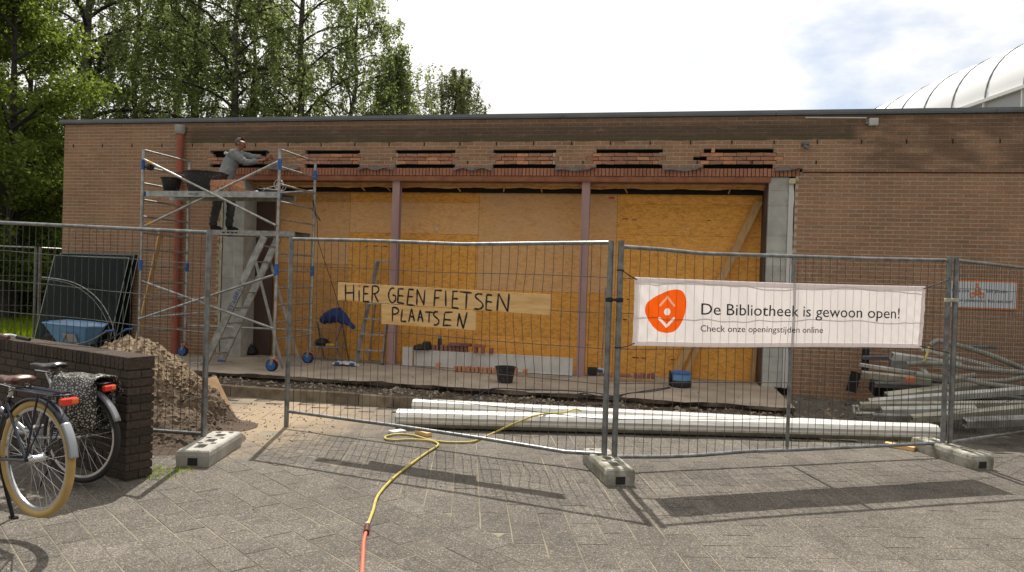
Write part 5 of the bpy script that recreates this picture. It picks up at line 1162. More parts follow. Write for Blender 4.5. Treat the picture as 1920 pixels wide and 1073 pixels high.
X_ = ((-0.856,-0.36,0.037),(-0.784,-0.347,0.037),(-0.712,-0.335,0.037),(-0.64,-0.322,0.037),(-0.568,-0.309,0.037),(-0.496,-0.296,0.037),(-0.424,-0.284,0.037),(-0.352,-0.271,0.037),(-0.28,-0.258,0.037),(-0.208,-0.245,0.037))
brick_row(X_, 'brick_orange', 'orange brick on edge before the radiator, %s from the left', 'bricks before the radiator', 0)
brick_row([(-1.261,-0.067,0.037), (0.16,-0.183,0.037), (0.331,-0.255,0.037)], 'brick_orange', 'lone orange brick piece near the radiator foot, %s from the left', 'bricks before the radiator', 0)
X_ = ((2.242,-0.181,0.075),(2.311,-0.149,0.075),(2.38,-0.117,0.075),(2.449,-0.085,0.075),(2.174,-0.212,0.075))
brick_row(X_, 'brick_purple', 'purple brick on the floor batten near the boards, %s of the row', 'bricks on the floor batten', 0)
brick_row([(1.79,0.06,0.037), (1.957,0.287,0.037)], 'brick_red', 'red brick lying flat behind the floor batten, %s from left', 'bricks on the floor batten', 0, 'flat')
q = MB(); q.beam((1.757,-0.356,0.06), (2.451,-0.21,0.06), .07, .045, bev=.002); q.build('floor_batten', 'wood_floor', label='flat timber batten lying on the slab right of the column', cat='timber')
cb = thing('camera_bag', 'black lumpy tool bag on the left end of the radiator', 'bag', (-1.62, .08, RZ1))
q = MB(); q.lathe([(.10, 0), (.12, .03), (.10, .08), (.03, .10)], (-1.66, .07, RZ1 + .002), 12); q.build('pouch', 'black', cb, True); q = MB(); q.cbox((-1.53, .07, RZ1 + .08), (.13, .11, .155), bev=.02); q.build('body', 'black', cb)
tf = thing('thermos', 'black thermos flask standing behind the bricks on the radiator', 'flask', (-1.311,0.12,0.414))
c = (-1.308,0.12,0.319); q = MB(); q.lathe([(.036, 0), (.038, .01), (.038, .2), (.03, .22)], (c[0], .13, RZ1 + .001), 14); q.build('body', 'black', tf, True); q = MB(); q.lathe([(.03, 0), (.031, .05), (.022, .055)], (c[0], .13, RZ1 + .221), 12); q.build('cap', 'scrap_grey', tf, True)
bucket('bucket', (.205, -1.28, .036), .115, .155, .25, 'mortar smeared black bucket alone on the front of the slab')
# folding stepladder against the boards
sl = thing('stepladder', 'grey stepladder with wide treads standing left of the first column', 'ladder', (-2.6, .3, .035))
for x0, x1 in ((-2.86, -2.63), (-2.35, -2.32)):
    q = MB(); q.beam((x0, .05, .045), (x1, .38, 1.90), .03, .075, bev=.003); q.build('stile', 'scrap_grey', sl)
    q = MB(); q.beam((x0 + .05, .55, .045), (x1, .42, 1.55), .022, .03, bev=.002); q.build('rear_leg', 'scrap_grey', sl)
    q = MB(); q.cbox((x0, .05, .045), (.05, .07, .02)); q.build('foot', 'black', sl)
for i, z in enumerate((.28, .56, .84, 1.12, 1.40)):
    t = (z - .045) / 1.855; xa = -2.86 + .23 * t; xb = -2.35 + .03 * t
    q = MB(); q.cbox(((xa + xb) / 2, .05 + .33 * t, z), (xb - xa, .11, .025), bev=.003); q.build('tread', 'alu', sl)
q = MB(); q.cbox((-2.475, .40, 1.91), (.34, .12, .03), bev=.004); q.build('top_step', 'alu', sl)
q = MB(); q.beam((-2.84, .1, .10), (-2.62, .08, .28), .012, .03); q.build('strut', 'alu', sl)
# folding workbench with cloth
wk = thing('workbench', 'small folding workbench with clutter on its shelf', 'workbench', (-3.45, .3, .035))
for x, y in ((-3.72, .12), (-3.22, .12)):
    q = MB(); q.tube([(x, y, .036), (x + .12 * (1 if x < -3.5 else -1), y + .12, .42), (x + .02, y + .05, .74)], .013, 8); q.build('leg', 'galv', wk, True)
    q = MB(); q.tube([(x + .03, y + .36, .036), (x + .02, y + .05, .74)], .013, 8); q.build('leg', 'galv', wk, True)
q = MB(); q.box(-3.78, -3.18, .08, .22, .745, .775); q.build('jaw', 'wood_floor', wk); q = MB(); q.box(-3.78, -3.18, .26, .42, .745, .775); q.build('jaw', 'wood_floor', wk)
q = MB(); q.box(-3.76, -3.18, .06, .30, .29, .31); q.build('shelf', 'scrap_grey', wk)
q = MB(); q.lathe([(.001, .0), (.12, .01), (.15, .06), (.09, .12), (.02, .14)], (-3.58, .16, .312), 9); q.build('tool_bundle', 'black', label='dark tool bundle on the shelf of the folding workbench', cat='tools')
q = MB(); q.cbox((-3.40, .12, .335), (.16, .08, .05), bev=.012); q.build('spirit_tool', 'yellow_tape', label='small yellow tool on the shelf of the folding workbench', cat='tool')
b = MB(); nu, nv_ = 22, 12
for i in range(nu + 1):
    for j in range(nv_):
        t = i / nu; cx = -3.55 + .60 * t; cz = .80 + .10 * math.sin(t * PI * .8) - .30 * max(0, t - .5) * 1.2; r_ = (.035 + .10 * math.sin(min(1, t * 1.1 + .08) * PI) ** .6) * (1 + .2 * hnoise(i * .5, j * .8, 1)); a = 2 * PI * j / nv_
        b.v.append((cx + .03 * math.cos(a), .10 + r_ * 1.1 * math.cos(a), cz + r_ * math.sin(a)))
for i in range(nu):
    for j in range(nv_): b.f.append((i * nv_ + j, i * nv_ + (j + 1) % nv_, (i + 1) * nv_ + (j + 1) % nv_, (i + 1) * nv_ + j))
b.f += [tuple(range(nv_)), tuple(nu * nv_ + j for j in range(nv_ - 1, -1, -1))]
b.build('jacket', 'cloth_blue', smooth=True, label='bundled navy blue jacket draped over the folding workbench', cat='jacket')
bg = thing('cement_bag', 'crumpled white and blue bag lying flat on the slab', 'bag', (-2.885,-0.344,0.035))
b = MB(); c = Vector((-2.885,-0.344,0.035)); nu, nv_ = 24, 10
for i in range(nu + 1):
    for j in range(nv_):
        t = i / nu; a = 2 * PI * j / nv_; w_ = math.sin(t * PI) ** .35; b.v.append((c.x - .25 + .5 * t, c.y + .13 * math.cos(a) * (.3 + .7 * w_), .036 + max(0, (.035 + .03 * math.sin(a)) * w_ * (1 + .5 * hnoise(i * .3, j, 1)))))
for i in range(nu):
    for j in range(nv_): b.f.append((i * nv_ + j, i * nv_ + (j + 1) % nv_, (i + 1) * nv_ + (j + 1) % nv_, (i + 1) * nv_ + j))
b.build('sack', 'bag_white', bg, True)
for dx in (-.10, .18): q = MB(); q.cbox((c.x + dx, c.y - .122, .075), (.08, .02, .05), bev=.006); q.build('print', 'bag_blue', bg)
q = MB(); c = Vector((1.422,0.128,0.035)); q.cbox((c.x, c.y + .1, .11), (.16, .13, .13), Matrix.Rotation(.15, 3, 'Z'), bev=.01); q.build('black_case', 'black', label='small black case on the slab at the foot of the second column', cat='case')
q = MB(); q.cbox((c.x + .19, c.y + .2, .10), (.22, .12, .10), Matrix.Rotation(.3, 3, 'Y'), bev=.03); o = q.build('plastic_bag', 'bag_white', label='white and blue plastic bag slumped beside the black case', cat='bag')
q = MB(); q.cbox((c.x + .13, c.y + .12, .12), (.09, .04, .05), bev=.01); q.build('bag_print', 'bag_blue', o)
# pump / blue machine
mc = thing('site_vacuum', 'squat blue machine with black base on the slab near the props', 'machine', (2.893,-0.821,0.035))
c = Vector((2.895,-0.699,0.035)); c.y += .12; c.z = .036
q = MB(); q.lathe([(.155, 0), (.165, .02), (.165, .09), (.15, .11)], c, 20); q.build('base', 'black', mc, True)
q = MB(); q.lathe([(.145, .10), (.15, .12), (.148, .21), (.155, .215)], c, 20); q.build('drum', 'barrow', mc, True)
q = MB(); q.lathe([(.165, .213), (.168, .228), (.13, .245), (.04, .255)], c, 20); q.build('lid', 'blue', mc, True)
q = MB(); q.lathe([(.11, -.02), (.12, 0), (.11, .02)], c + Vector((-.17, .03, .13)), 14, Matrix.Rotation(PI / 2, 3, 'Y')); q.build('wheel', 'black', mc, True)
q = MB(); q.tube(curve_pts([(2.739,-0.804,0.04), (2.439,-1.346,0.04), (2.138,-1.643,0.04), (1.97,-2.032,0.04), (1.688,-1.836,0.04), (1.213,-1.767,0.04), (0.646,-1.938,0.045), (0.23,-2.044,0.05), (0.115,-2.391,0.03), (0.036,-2.816,-0.06), (0.009,-3.2,-0.1), (-0.415,-3.292,-0.12), (-1.012,-3.186,-0.12)], 6), .009, 6); q.build('power_cable', 'cable_blue', smooth=True, label='dark blue cable snaking along the front edge of the slab', cat='cable')
q = MB(); q.tube(curve_pts([(2.715,-0.754,0.04), (2.398,-1.25,0.04), (2.034,-1.848,0.04), (1.946,-2.243,0.04), (1.67,-2.056,0.04), (1.504,-1.916,0.04), (1.417,-2.164,0.04), (1.617,-2.282,0.04)], 6), .008, 6); q.build('power_cable', 'black', smooth=True, label='short black cable coiled beside the blue one on the slab', cat='cable')
# props
q = MB(); q.beam((4.109,0.5,3.098), (2.8,0.4,0.081), .125, .05, up=(0, -1, 0), bev=.003); q.build('timber_prop', 'wood', label='long diagonal timber prop against the boards, reaching the top right', cat='timber', group='timber props')
q = MB(); q.beam((3.477,0.5,1.437), (2.996,0.46,0.103), .09, .05, up=(0, -1, 0), bev=.003); q.build('timber_prop', 'wood', label='shorter timber prop half hidden by the long diagonal one', cat='timber', group='timber props')
q = MB(); q.beam((4.123,0.52,0.648), (4.089,0.5,0.034), .075, .05, up=(0, -1, 0), bev=.003); q.beam((4.137,0.52,1.009), (4.123,0.52,0.648), .075, .05, up=(0, -1, 0)); q.build('timber_stud', 'wood', label='upright timber stud at the foot of the right pier', cat='timber')
q = MB(); q.beam((1.584,0.45,1.557), (1.57,0.3,0.078), .02, .035, bev=.002); q.build('iron_bar', 'scrap_grey', label='thin dark bar leaning beside the second column', cat='bar')
b = MB(); 
c = Vector((-5.619,-0.06,0.037))
dr = thing('tool_bag', 'dark crumpled bag on the slab against the left reveal', 'bag', (-5.079,0.236,0.037))
c = Vector((-5.177,0.4,0.037)); q = MB(); q.lathe([(.13, 0), (.15, .05), (.10, .14), (.03, .20)], c + Vector((0, .0, 0)), 11); q.build('sack', 'black', dr, True); q = MB(); q.tube([c + Vector((-.05, 0, .16)), c + Vector((0, 0, .30)), c + Vector((.05, 0, .16))], .01, 6); q.build('handle', 'scrap_grey', dr, True)

# ------------------------------------------------------------------ long white profiles on the ground
def profile(A, Q, w_, h, label, m_='alu_white', m2='scrap_cream'):
    A, Q = Vector(A), Vector(Q); r_ = thing('awning_profile', label, 'aluminium profile', A, group='long white profiles on the paving')
    e = (Q - A).normalized(); n_ = Vector((e.y, -e.x, 0)); 
    if n_.y > 0: n_ = -n_
    U_ = Vector((0, 0, 1))
    sec = [(0, .06), (-.012, .10), (.0, h * .70), (-.035, h * .93), (-.07, h), (-.105, h), (-.108, h - .006), (-.114, h - .006), (-.117, h), (-w_ * .62, h * .985), (-w_ * .63, h * .96), (-w_ * .65, h * .96), (-w_ * .66, h * .98), (-w_, h * .93), (-w_, .01), (-.10, .0), (-.05, .02)]
    b = MB(); b.prism([n_ * y + U_ * z for y, z in sec], A, Q); b.build('hood', m_, r_)
    b = MB(); b.prism([n_ * y + U_ * z for y, z in [(.002, .062), (-.008, .085), (-.10, .0), (-.05, .012)]], A + e * .01, Q - e * .01); b.build('lower_lip', m2, r_)
    for p_, s_ in ((A, -1), (Q, 1)):
        b = MB(); b.prism([n_ * y * 1.0 + U_ * z for y, z in [(.003, .03), (-.0, h * .72), (-.07, h + .002), (-w_, h * .94), (-w_, .0), (-.05, -.0)]], p_, p_ + e * s_ * .008); b.build('end_cap', 'scrap_grey' if s_ < 0 else m_, r_)
    return r_
profile((-0.18, -5.082, .005), (5.617, -3.71, .0), .26, .185, 'front white aluminium profile nearest the fence, with a rounded hood')
profile((-0.229, -4.42, .005), (5.249, -3.52, -.06), .24, .20, 'rear white aluminium profile lying behind the front one')
for c, l, lb_ in (((0.19,-5.291,0.0), .22, 'short wood block under the left end of the white profiles'), ((5.078,-4.197,0.0), .30, 'short yellow wood block under the right end of the white profiles')):
    q = MB(); d_ = Vector((.45, -.35, 0)).normalized(); c = Vector(c); z_ = gz(c.x, c.y); q.beam((c.x - d_.x * l / 2, c.y - d_.y * l / 2 + .04, z_ + .022), (c.x + d_.x * l / 2, c.y + d_.y * l / 2 + .04, z_ + .022), .07, .042, bev=.003); q.build('wood_block', 'ply', label=lb_, cat='wood block')
q = MB(); c = Vector((-0.097,-5.256,0.0)); q.cbox((c.x, c.y, .015), (.10, .16, .03), Matrix.Rotation(-.6, 3, 'Z'), bev=.003); q.build('metal_offcut', 'alu_white', label='small bright offcut by the left end of the profiles', cat='offcut')

# ------------------------------------------------------------------ hose
hs = thing('garden_hose', 'yellow garden hose joined to a red hose on the paving', 'hose', (1, -8.8, 0))
hp = ((0.758,-8.114,0.014),(0.668,-7.792,0.014),(0.567,-7.45,0.014),(0.507,-7.007,0.014),(0.488,-6.546,0.014),(0.484,-6.049,0.014),(0.494,-5.767,0.014),(0.462,-5.63,0.014),(0.347,-5.544,0.014),(0.157,-5.561,0.014),(0.017,-5.638,0.014),(-0.075,-5.619,0.014),(-0.125,-5.504,0.014),(-0.056,-5.368,0.014),(0.115,-5.361,0.014),(0.299,-5.483,0.014),(0.486,-5.546,0.014),(0.692,-5.497,0.014),(0.789,-5.384,0.014))
hp = list(hp); hp2 = [(0.86,-4.93,0.006), (1.048,-4.87,0.099), (1.187,-4.85,0.162), (1.264,-4.8,0.193), (1.406,-4.6,0.197), (1.569,-4.5,0.202), (1.662,-4.4,0.228), (1.724,-4.3,0.197)]
q = MB(); q.tube(curve_pts(hp + hp2, 5), .0105, 9); q.build('yellow_hose', 'hose_y', hs, True)
q = MB(); q.tube(curve_pts(((0.78,-8.175,0.015),(0.843,-8.369,0.015),(0.94,-8.615,0.015),(1.027,-8.834,0.015),(1.115,-9.063,0.015)), 5), .0115, 9); q.build('red_hose', 'hose_r', hs, True)
a, b_ = Vector((0.754,-8.102,0.017)), Vector((0.8,-8.227,0.017)); q = MB(); q.tube([a, b_], .0195, 10); q.build('coupling', 'saddle_brown', hs, True); q = MB(); d_ = (a - b_).normalized(); q.tube([a, a + d_ * .03], .017, 10); q.build('collar', 'scrap_white', hs, True)

# ------------------------------------------------------------------ scrap pile on the right
def bar(p, q_, w_, h, m_, name, label, cat, up=(0, -.3, 1), hollow=True):
    r_ = MB(); p, q_ = Vector(p), Vector(q_); d = (q_ - p).normalized(); y = Vector(up).cross(d).normalized(); z = d.cross(y); t = .004
    if hollow:   # box profile open at both ends, with its wall thickness
        o_ = [(-w_ / 2, -h / 2), (w_ / 2, -h / 2), (w_ / 2, h / 2), (-w_ / 2, h / 2)]; i_ = [(a * (1 - 2 * t / w_), b2 * (1 - 2 * t / h)) for a, b2 in o_]; vs = []
        for c in (p, q_): vs += [tuple(c + y * a + z * b2) for a, b2 in o_] + [tuple(c + y * a + z * b2) for a, b2 in i_]
        fs = []
        for k in range(4):
            j = (k + 1) % 4; fs += [(k, j, 8 + j, 8 + k), (4 + j, 4 + k, 12 + k, 12 + j), (j, k, 4 + k, 4 + j), (8 + k, 8 + j, 12 + j, 12 + k)]
        r_.add(vs, fs)
    else: r_.beam(p, q_, w_, h, up=up, bev=.002)
    return r_.build(name, m_, label=label, cat=cat)
G_ = 'scrap pile lengths'
PI_ = [(((6.3,-1.15,0.906),(6.354,-1.15,0.954),(6.464,-1.15,0.966),(7.018,-1.15,0.822),(7.49,-1.15,0.639),(7.954,-1.15,0.445)), .037, 'top plastic pipe of the pile, bent down at its left end'),
       (((5.938,-1.35,0.643),(6.244,-1.35,0.674),(6.515,-1.35,0.667),(6.79,-1.35,0.623),(7.407,-1.35,0.606),(7.921,-1.35,0.599)), .036, 'grey plastic pipe in the middle of the pile, just below the topmost'),
       (((5.976,-1.6,0.533),(6.303,-1.6,0.508),(6.532,-1.6,0.528),(6.726,-1.6,0.561)), .036, 'short plastic pipe ending in the centre of the pile'),
       (((6.367,-1.7,0.517),(6.627,-1.7,0.503),(6.802,-1.7,0.464),(7.266,-1.7,0.428),(7.703,-1.7,0.392)), .034, 'plastic pipe sloping down to the right across the pile'),
       (((6.626,-1.45,0.464),(6.981,-1.45,0.478),(7.162,-1.45,0.496),(7.367,-1.45,0.544),(7.747,-1.45,0.63)), .034, 'plastic pipe curving up to the right behind the others')]
for pts, r_, lb_ in PI_:
    q = MB(); q.tube(curve_pts(pts, 5), r_, 12, cap=False); o = q.build('plastic_pipe', 'pvc', smooth=True, label=lb_, cat='pipe', group='plastic pipes in the scrap pile')
BA = [((5.784,-1.2,0.733), (6.739,-1.0,0.627), .09, .10, 'scrap_white', 'bright white box profile near the top of the pile'),
      ((5.353,-1.25,0.593), (6.402,-1.2,0.48), .05, .04, 'scrap_white', 'slim pale profile sticking out left above the thick cream one'),
      ((5.373,-1.3,0.463), (6.269,-1.3,0.41), .08, .085, 'scrap_cream', 'thick cream profile sticking out left at mid height'),
      ((5.78,-1.15,0.621), (6.011,-1.15,0.618), .10, .14, 'scrap_grey', 'stubby grey box section under the bright white profile'),
      ((5.598,-1.1,0.306), (6.714,-1.1,0.327), .08, .06, 'scrap_grey', 'dark grey profile deep inside the pile'),
      ((5.583,-1.75,0.224), (6.898,-1.5,0.429), .12, .085, 'scrap_cream', 'cream profile with a bright cut end rising to the right'),
      ((5.345,-1.85,0.145), (7.378,-1.8,0.434), .09, .08, 'scrap_white', 'very long light grey profile rising slightly to the right'),
      ((5.197,-2.0,0.123), (7.41,-1.95,0.279), .07, .065, 'scrap_cream', 'long beige profile lying level across the pile'),
      ((5.436,-2.1,0.071), (6.574,-2.05,0.159), .10, .095, 'scrap_white', 'broad grey white profile low in the pile'),
      ((5.288,-2.25,0.03), (6.022,-2.25,0.06), .07, .05, 'scrap_grey', 'short flat grey profile at the lower left of the pile'),
      ((5.693,-2.45,0.052), (7.299,-2.2,0.265), .10, .085, 'scrap_cream', 'weathered cream profile at the bottom front of the pile'),
      ((6.189,-2.75,0.094), (7.318,-2.55,0.181), .12, .09, 'scrap_grey', 'dark grey profile with white end at the lower right'),
      ((6.203,-1.0,0.851), (7.325,-0.9,0.617), .03, .02, 'scrap_white', 'thin white strip slanting below the top pipe'),
      ((6.216,-1.05,0.833), (7.442,-0.95,0.569), .03, .02, 'scrap_white', 'second thin white strip slanting just under the first'),
      ((6.743,-0.6,0.867), (7.352,-0.6,0.882), .04, .04, 'coping', 'dark flat bar level with the top pipe, close to the wall'),
      ((6.74,-1.5,0.282), (7.61,-1.5,0.258), .05, .05, 'scrap_grey', 'dark slim profile at the right in the middle of the pile'),
      ((6.119,-1.9,0.153), (7.617,-1.9,0.21), .08, .06, 'scrap_grey', 'grey profile running out of frame right below the level beige one')]
for p_, q_, w_, h, m_, lb_ in BA:
    bar(p_, q_, w_, h, m_, 'scrap_profile', lb_, 'profile')['group'] = G_
fe = thing('window_frame_piece', 'broken white frame end poking out at the lower left of the pile', 'frame piece', (5.088,-2.1,0.097))
for a, b_ in (((5.087,-2.1,0.118), (5.153,-2.1,0.129)), ((5.094,-2.1,0.118), (5.103,-2.1,0.034)), ((5.103,-2.1,0.034), (5.352,-2.1,0.044)), ((5.14,-2.1,0.121), (5.155,-2.1,0.066))):
    q = MB(); q.beam(a, b_, .06, .018); q.build('rail', 'scrap_white', fe)
a = Vector((5.949,-1.5,0.439)); q = MB(); q.cbox(a, (.11, .05, .075), bev=.006); q.build('orange_cap', 'orange', label='small orange plastic piece stuck in the scrap pile', cat='plastic piece')
q = MB(); q.tube([(6.233,-1.3,0.892), (6.196,-1.36,0.799), (6.134,-1.42,0.69)], .017, 7); q.build('yellow_strap', 'hose_y', smooth=True, label='yellow strap hanging from the top pipe of the pile', cat='strap')
q = MB(); q.tube([(6.147,-1.3,0.597), (6.199,-1.36,0.517)], .035, 9); q.build('pipe_elbow', 'scrap_white', smooth=True, label='stubby white pipe elbow in the heart of the pile', cat='pipe elbow')
for p_, q_, w_, h, lb_ in (((5.65,-0.35,0.383), (5.688,-0.2,0.8), .10, .06, 'black upright plank put in for a shaded gap at the wall, left of the pile'), ((5.599,-0.4,0.623), (5.991,-0.4,0.644), .05, .05, 'dark crosspiece tacked to the upright black plank'), ((5.472,-0.3,0.078), (5.551,-0.25,0.383), .15, .03, 'black rubber flap standing at the wall foot, left of the pile'), ((5.673,-0.7,0.226), (6.823,-0.6,0.203), .25, .20, 'black crate wedged deep under the pile'), ((5.917,-1.0,0.073), (7.811,-0.9,0.231), .3, .25, 'dark heap core board hidden under the long profiles')):  # the upright black plank fills in the shade of an open gap
    bar(p_, q_, w_, h, 'coping' if 'cross' in lb_ else 'slot', 'dark_piece' if 'plank' in lb_ or 'cross' in lb_ or 'board' in lb_ else ('rubber_flap' if 'flap' in lb_ else 'black_crate'), lb_, 'scrap', hollow=False)
# dead stalks at the wall foot
b = MB()
for i in range(40):
    x = random.uniform(4.9, 6.2); y = random.uniform(-.35, -.06); z = gz(x, y); b.tube([(x, y, z), (x + random.uniform(-.08, .08), y - .02, z + random.uniform(.08, .3))], .0022, 4)
b.build('dead_stalks', 'wood_floor', kind='stuff')

# ------------------------------------------------------------------ bicycles
def bicycle(name, label, origin, head, tyre, frame, saddle_m, wheel_r=.355, tw=.022, lift=0., fullrack=True, stand=True, fender='frame_silver', saddle_h=.93, gend=172, sx=.235, fender2=None, lx=-.30):
    """local frame: x forward, y to the rider's left, z up, origin under the rear axle"""
    r_ = thing(name, label, 'bicycle', origin, head, world=False, group='bicycles parked along the low wall')
    R = wheel_r; zc_ = R + lift
    def wheel(xc, nm):
        w_ = thing(nm, None, None, (xc, 0, zc_), world=False); w_.parent = r_
        def add(q, n, m_, sm=True): return q.build(n, m_, w_, sm)
        q = MB(); q.tube([((R - tw) * math.cos(t), 0, (R - tw) * math.sin(t)) for t in np.linspace(0, 2 * PI, 49)[:-1]], tw, 10, close=True); add(q, 'tyre', tyre)
        q = MB(); rr = R - 2 * tw + .003; q.lathe([(rr, -.012), (rr - .018, -.009), (rr - .02, 0), (rr - .018, .009), (rr, .012)], (0, 0, 0), 48, Matrix.Rotation(PI / 2, 3, 'X'))
        q.f = q.f[:-2]; add(q, 'rim', 'chrome')
        q = MB(); q.lathe([(.012, -.055), (.03, -.035), (.022, -.028), (.022, .028), (.03, .035), (.012, .055)], (0, 0, 0), 14, Matrix.Rotation(PI / 2, 3, 'X')); add(q, 'hub', 'chrome')
        sm_ = []
        for k in range(32):
            a = 2 * PI * k / 32; s_ = 1 if k % 2 else -1; of = .55 * (1 if (k // 2) % 2 else -1)
            q = MB(); q.tube([(.026 * math.cos(a + of), s_ * .033, .026 * math.sin(a + of)), ((rr - .018) * math.cos(a), 0, (rr - .018) * math.sin(a))], .0012, 4); q.build('spoke', 'chrome', w_)
        return w_
    wheel(0, 'rear_wheel'); wheel(1.10, 'front_wheel')
    def add(q, n, m_, sm=True, par=r_): return q.build(n, m_, par, sm)
    bb = V((.46, 0, .30 + lift)); st_ = V((.29, 0, .70 + lift)); hd_ = V((.98, 0, .86 + lift)); hb = V((1.0, 0, .68 + lift))
    q = MB()
    q.tube([bb, st_], .016, 10); q.tube([st_ - V((0, 0, .12)), hb], .016, 10) if frame != 'frame_silver' else q.tube(curve_pts([bb + V((0, 0, .05)), (.62, 0, .34 + lift), (.85, 0, .52 + lift), hb], 5), .019, 10)
    q.tube([bb, hb - V((0, 0, .06))], .018, 10); q.tube([hb - V((-.02, 0, .10)), hd_], .018, 10)
    for s_ in (-1, 1): q.tube([bb + V((0, s_ * .03, 0)), (0, s_ * .062, zc_)], .010, 8); q.tube([st_ + V((0, s_ * .02, -.04)), (0, s_ * .064, zc_)], .0095, 8)
    add(q, 'frame', frame)
    q = MB()
    for s_ in (-1, 1): q.tube(curve_pts([hb - V((-.02, 0, .10)), V((1.02, s_ * .045, .5 + lift)), V((1.10, s_ * .05, zc_))], 4), .011, 8)
    add(q, 'fork', frame)
    sh = V((sx, 0, saddle_h))
    q = MB(); q.tube([st_, sh - V((0, 0, .05))], .0125, 8); add(q, 'seat_post', 'chrome')
    # saddle: nose forward, wide tail
    q = MB(); sec = [(.155, .012, .012, .0), (.11, .022, .018, .004), (.04, .034, .022, .0), (-.03, .060, .026, .004), (-.085, .085, .028, .012), (-.125, .078, .022, .014), (-.14, .05, .012, .010)]; nn_ = 12
    for x, hw, th_, dz_ in sec:
        for k in range(nn_):
            a = 2 * PI * k / nn_; q.v.append((sh.x + x, hw * math.cos(a), sh.z + dz_ + (th_ * math.sin(a) if math.sin(a) > 0 else th_ * 1.6 * math.sin(a) * (.6 + .4 * abs(math.cos(a))))))
    for i in range(len(sec) - 1):
        for k in range(nn_): q.f.append((i * nn_ + k, i * nn_ + (k + 1) % nn_, (i + 1) * nn_ + (k + 1) % nn_, (i + 1) * nn_ + k))
    q.f += [tuple(range(nn_)), tuple((len(sec) - 1) * nn_ + k for k in range(nn_ - 1, -1, -1))]; add(q, 'saddle', saddle_m)
    q = MB()
    for s_ in (-1, 1):
        q.tube([(sh.x - .08 + .012 * math.cos(t), s_ * .045 + .012 * math.sin(t), sh.z - .075 + t * .0028) for t in np.linspace(0, 8 * PI, 40)], .0025, 5); q.tube([(sh.x - .1, s_ * .03, sh.z - .04), (sh.x + .1, s_ * .012, sh.z - .035)], .004, 6)
    add(q, 'saddle_spring', 'chrome')
    # mudguard, rack, lamp
    def guard(xc, a0, a1, nm, fm=None, ex=0):
        q = MB(); n1 = 22; Rg = R + .012 + ex
        for i in range(n1 + 1):
            a = math.radians(a0 + (a1 - a0) * i / n1)
            for k, (y, dr_) in enumerate(((-.031, -.012), (-.022, .002), (0, .007), (.022, .002), (.031, -.012))): q.v.append((xc + (Rg + dr_) * math.cos(a), y, zc_ + (Rg + dr_) * math.sin(a)))
        for i in range(n1):
            for k in range(4): q.f.append((i * 5 + k, i * 5 + k + 1, (i + 1) * 5 + k + 1, (i + 1) * 5 + k))
        o = add(q, nm, fm or fender); md = o.modifiers.new('thick', 'SOLIDIFY'); md.thickness = .002
    guard(0, 40, gend, 'rear_mudguard')
    if fender2: guard(0, 138, gend, 'mudguard_flap', fender2, .002); guard(1.10, 20, 160, 'front_mudguard')
    q = MB(); zr = R * 2 + .055 + lift
    for y in (-.062, .062): q.tube([(.16, y, zr), (lx, y, zr)], .006, 7)
    q.tube([(lx, -.062, zr), (lx - .03, -.03, zr), (lx - .03, .03, zr), (lx, .062, zr)], .006, 7); q.tube([(.16, -.062, zr), (.16, .062, zr)], .006, 7); q.box(lx + .04, .12, -.055, -.015, zr - .003, zr + .006); q.box(lx + .04, .12, .015, .055, zr - .003, zr + .006)
    for s_ in (-1, 1): q.tube([(-.10, s_ * .062, zr), (.0, s_ * .066, zc_ + .01)], .0065, 7); q.tube([(lx + .04, s_ * .062, zr - .004), (lx + .12, s_ * .066, zr - .20), (0, s_ * .066, zc_ + .01)], .005, 7); q.tube([(.16, s_ * .05, zr), (.27, s_ * .02, zr - .03)], .005, 6)
    add(q, 'rack', frame if frame != 'frame_silver' else 'frame_black')
    q = MB(); q.cbox((lx - .045, 0, zr - .035), (.03, .10, .045), bev=.008); tl_ = add(q, 'tail_lamp', 'lamp_red', False)
    q = MB(); q.cbox((lx - .0465, -.028, zr - .035), (.031, .038, .034), bev=.006); q.build('reflector', 'lamp_orange', tl_)
    q = MB()
    q.lathe([(.02, -.004), (.095, -.003), (.095, .003), (.02, .004)], bb + V((0, -.055, 0)), 24, Matrix.Rotation(PI / 2, 3, 'X')); q.tube([bb + V((0, -.07, 0)), bb + V((.13, -.075, -.10))], .009, 7); q.tube([bb + V((0, .07, 0)), bb + V((-.13, .075, .10))], .009, 7); q.cbox(bb + V((.14, -.12, -.11)), (.08, .09, .02), bev=.004); q.cbox(bb + V((-.14, .12, .11)), (.08, .09, .02), bev=.004); add(q, 'crank', 'scrap_grey', False)
    q = MB(); q.beam((0, -.058, zc_), bb + V((0, -.058, 0)), .012, .07, bev=.004); add(q, 'chain_case', 'frame_black', False)
    # swept handlebar with grips
    q = MB(); tp = hd_ + V((.05, 0, .15)); q.tube([hd_ - V((0, 0, .02)), tp], .013, 8)
    for s_ in (-1, 1): q.tube(curve_pts([tp, tp + V((.03, s_ * .12, .02)), tp + V((.0, s_ * .26, .03)), tp + V((-.08, s_ * .29, .01))], 5), .011, 8)
    hbr = add(q, 'handlebar', 'chrome')
    for s_ in (-1, 1): q = MB(); q.tube([tp + V((-.05, s_ * .285, .015)), tp + V((-.17, s_ * .296, .0))], [.018, .015], 9); q.build('grip', saddle_m, hbr, True)
    q = MB(); q.tube([tp + V((.03, .1, .0)), tp + V((.10, 0, -.10)), hb + V((.02, 0, .0))], .004, 5); add(q, 'brake_cable', 'black')
    if stand:
        q = MB()
        for s_ in (-1, 1): q.tube([(.44, s_ * .03, zc_ - .10), (.46, s_ * .13, .004)], .012, 8); q.cbox((.46, s_ * .135, .008), (.06, .03, .014), bev=.003)
        add(q, 'kickstand', 'frame_black', False)
    else:
        q = MB(); q.tube([(.08, .07, zc_ - .02), (.16, .22, .004)], .009, 7); add(q, 'kickstand', 'frame_black')
    return r_
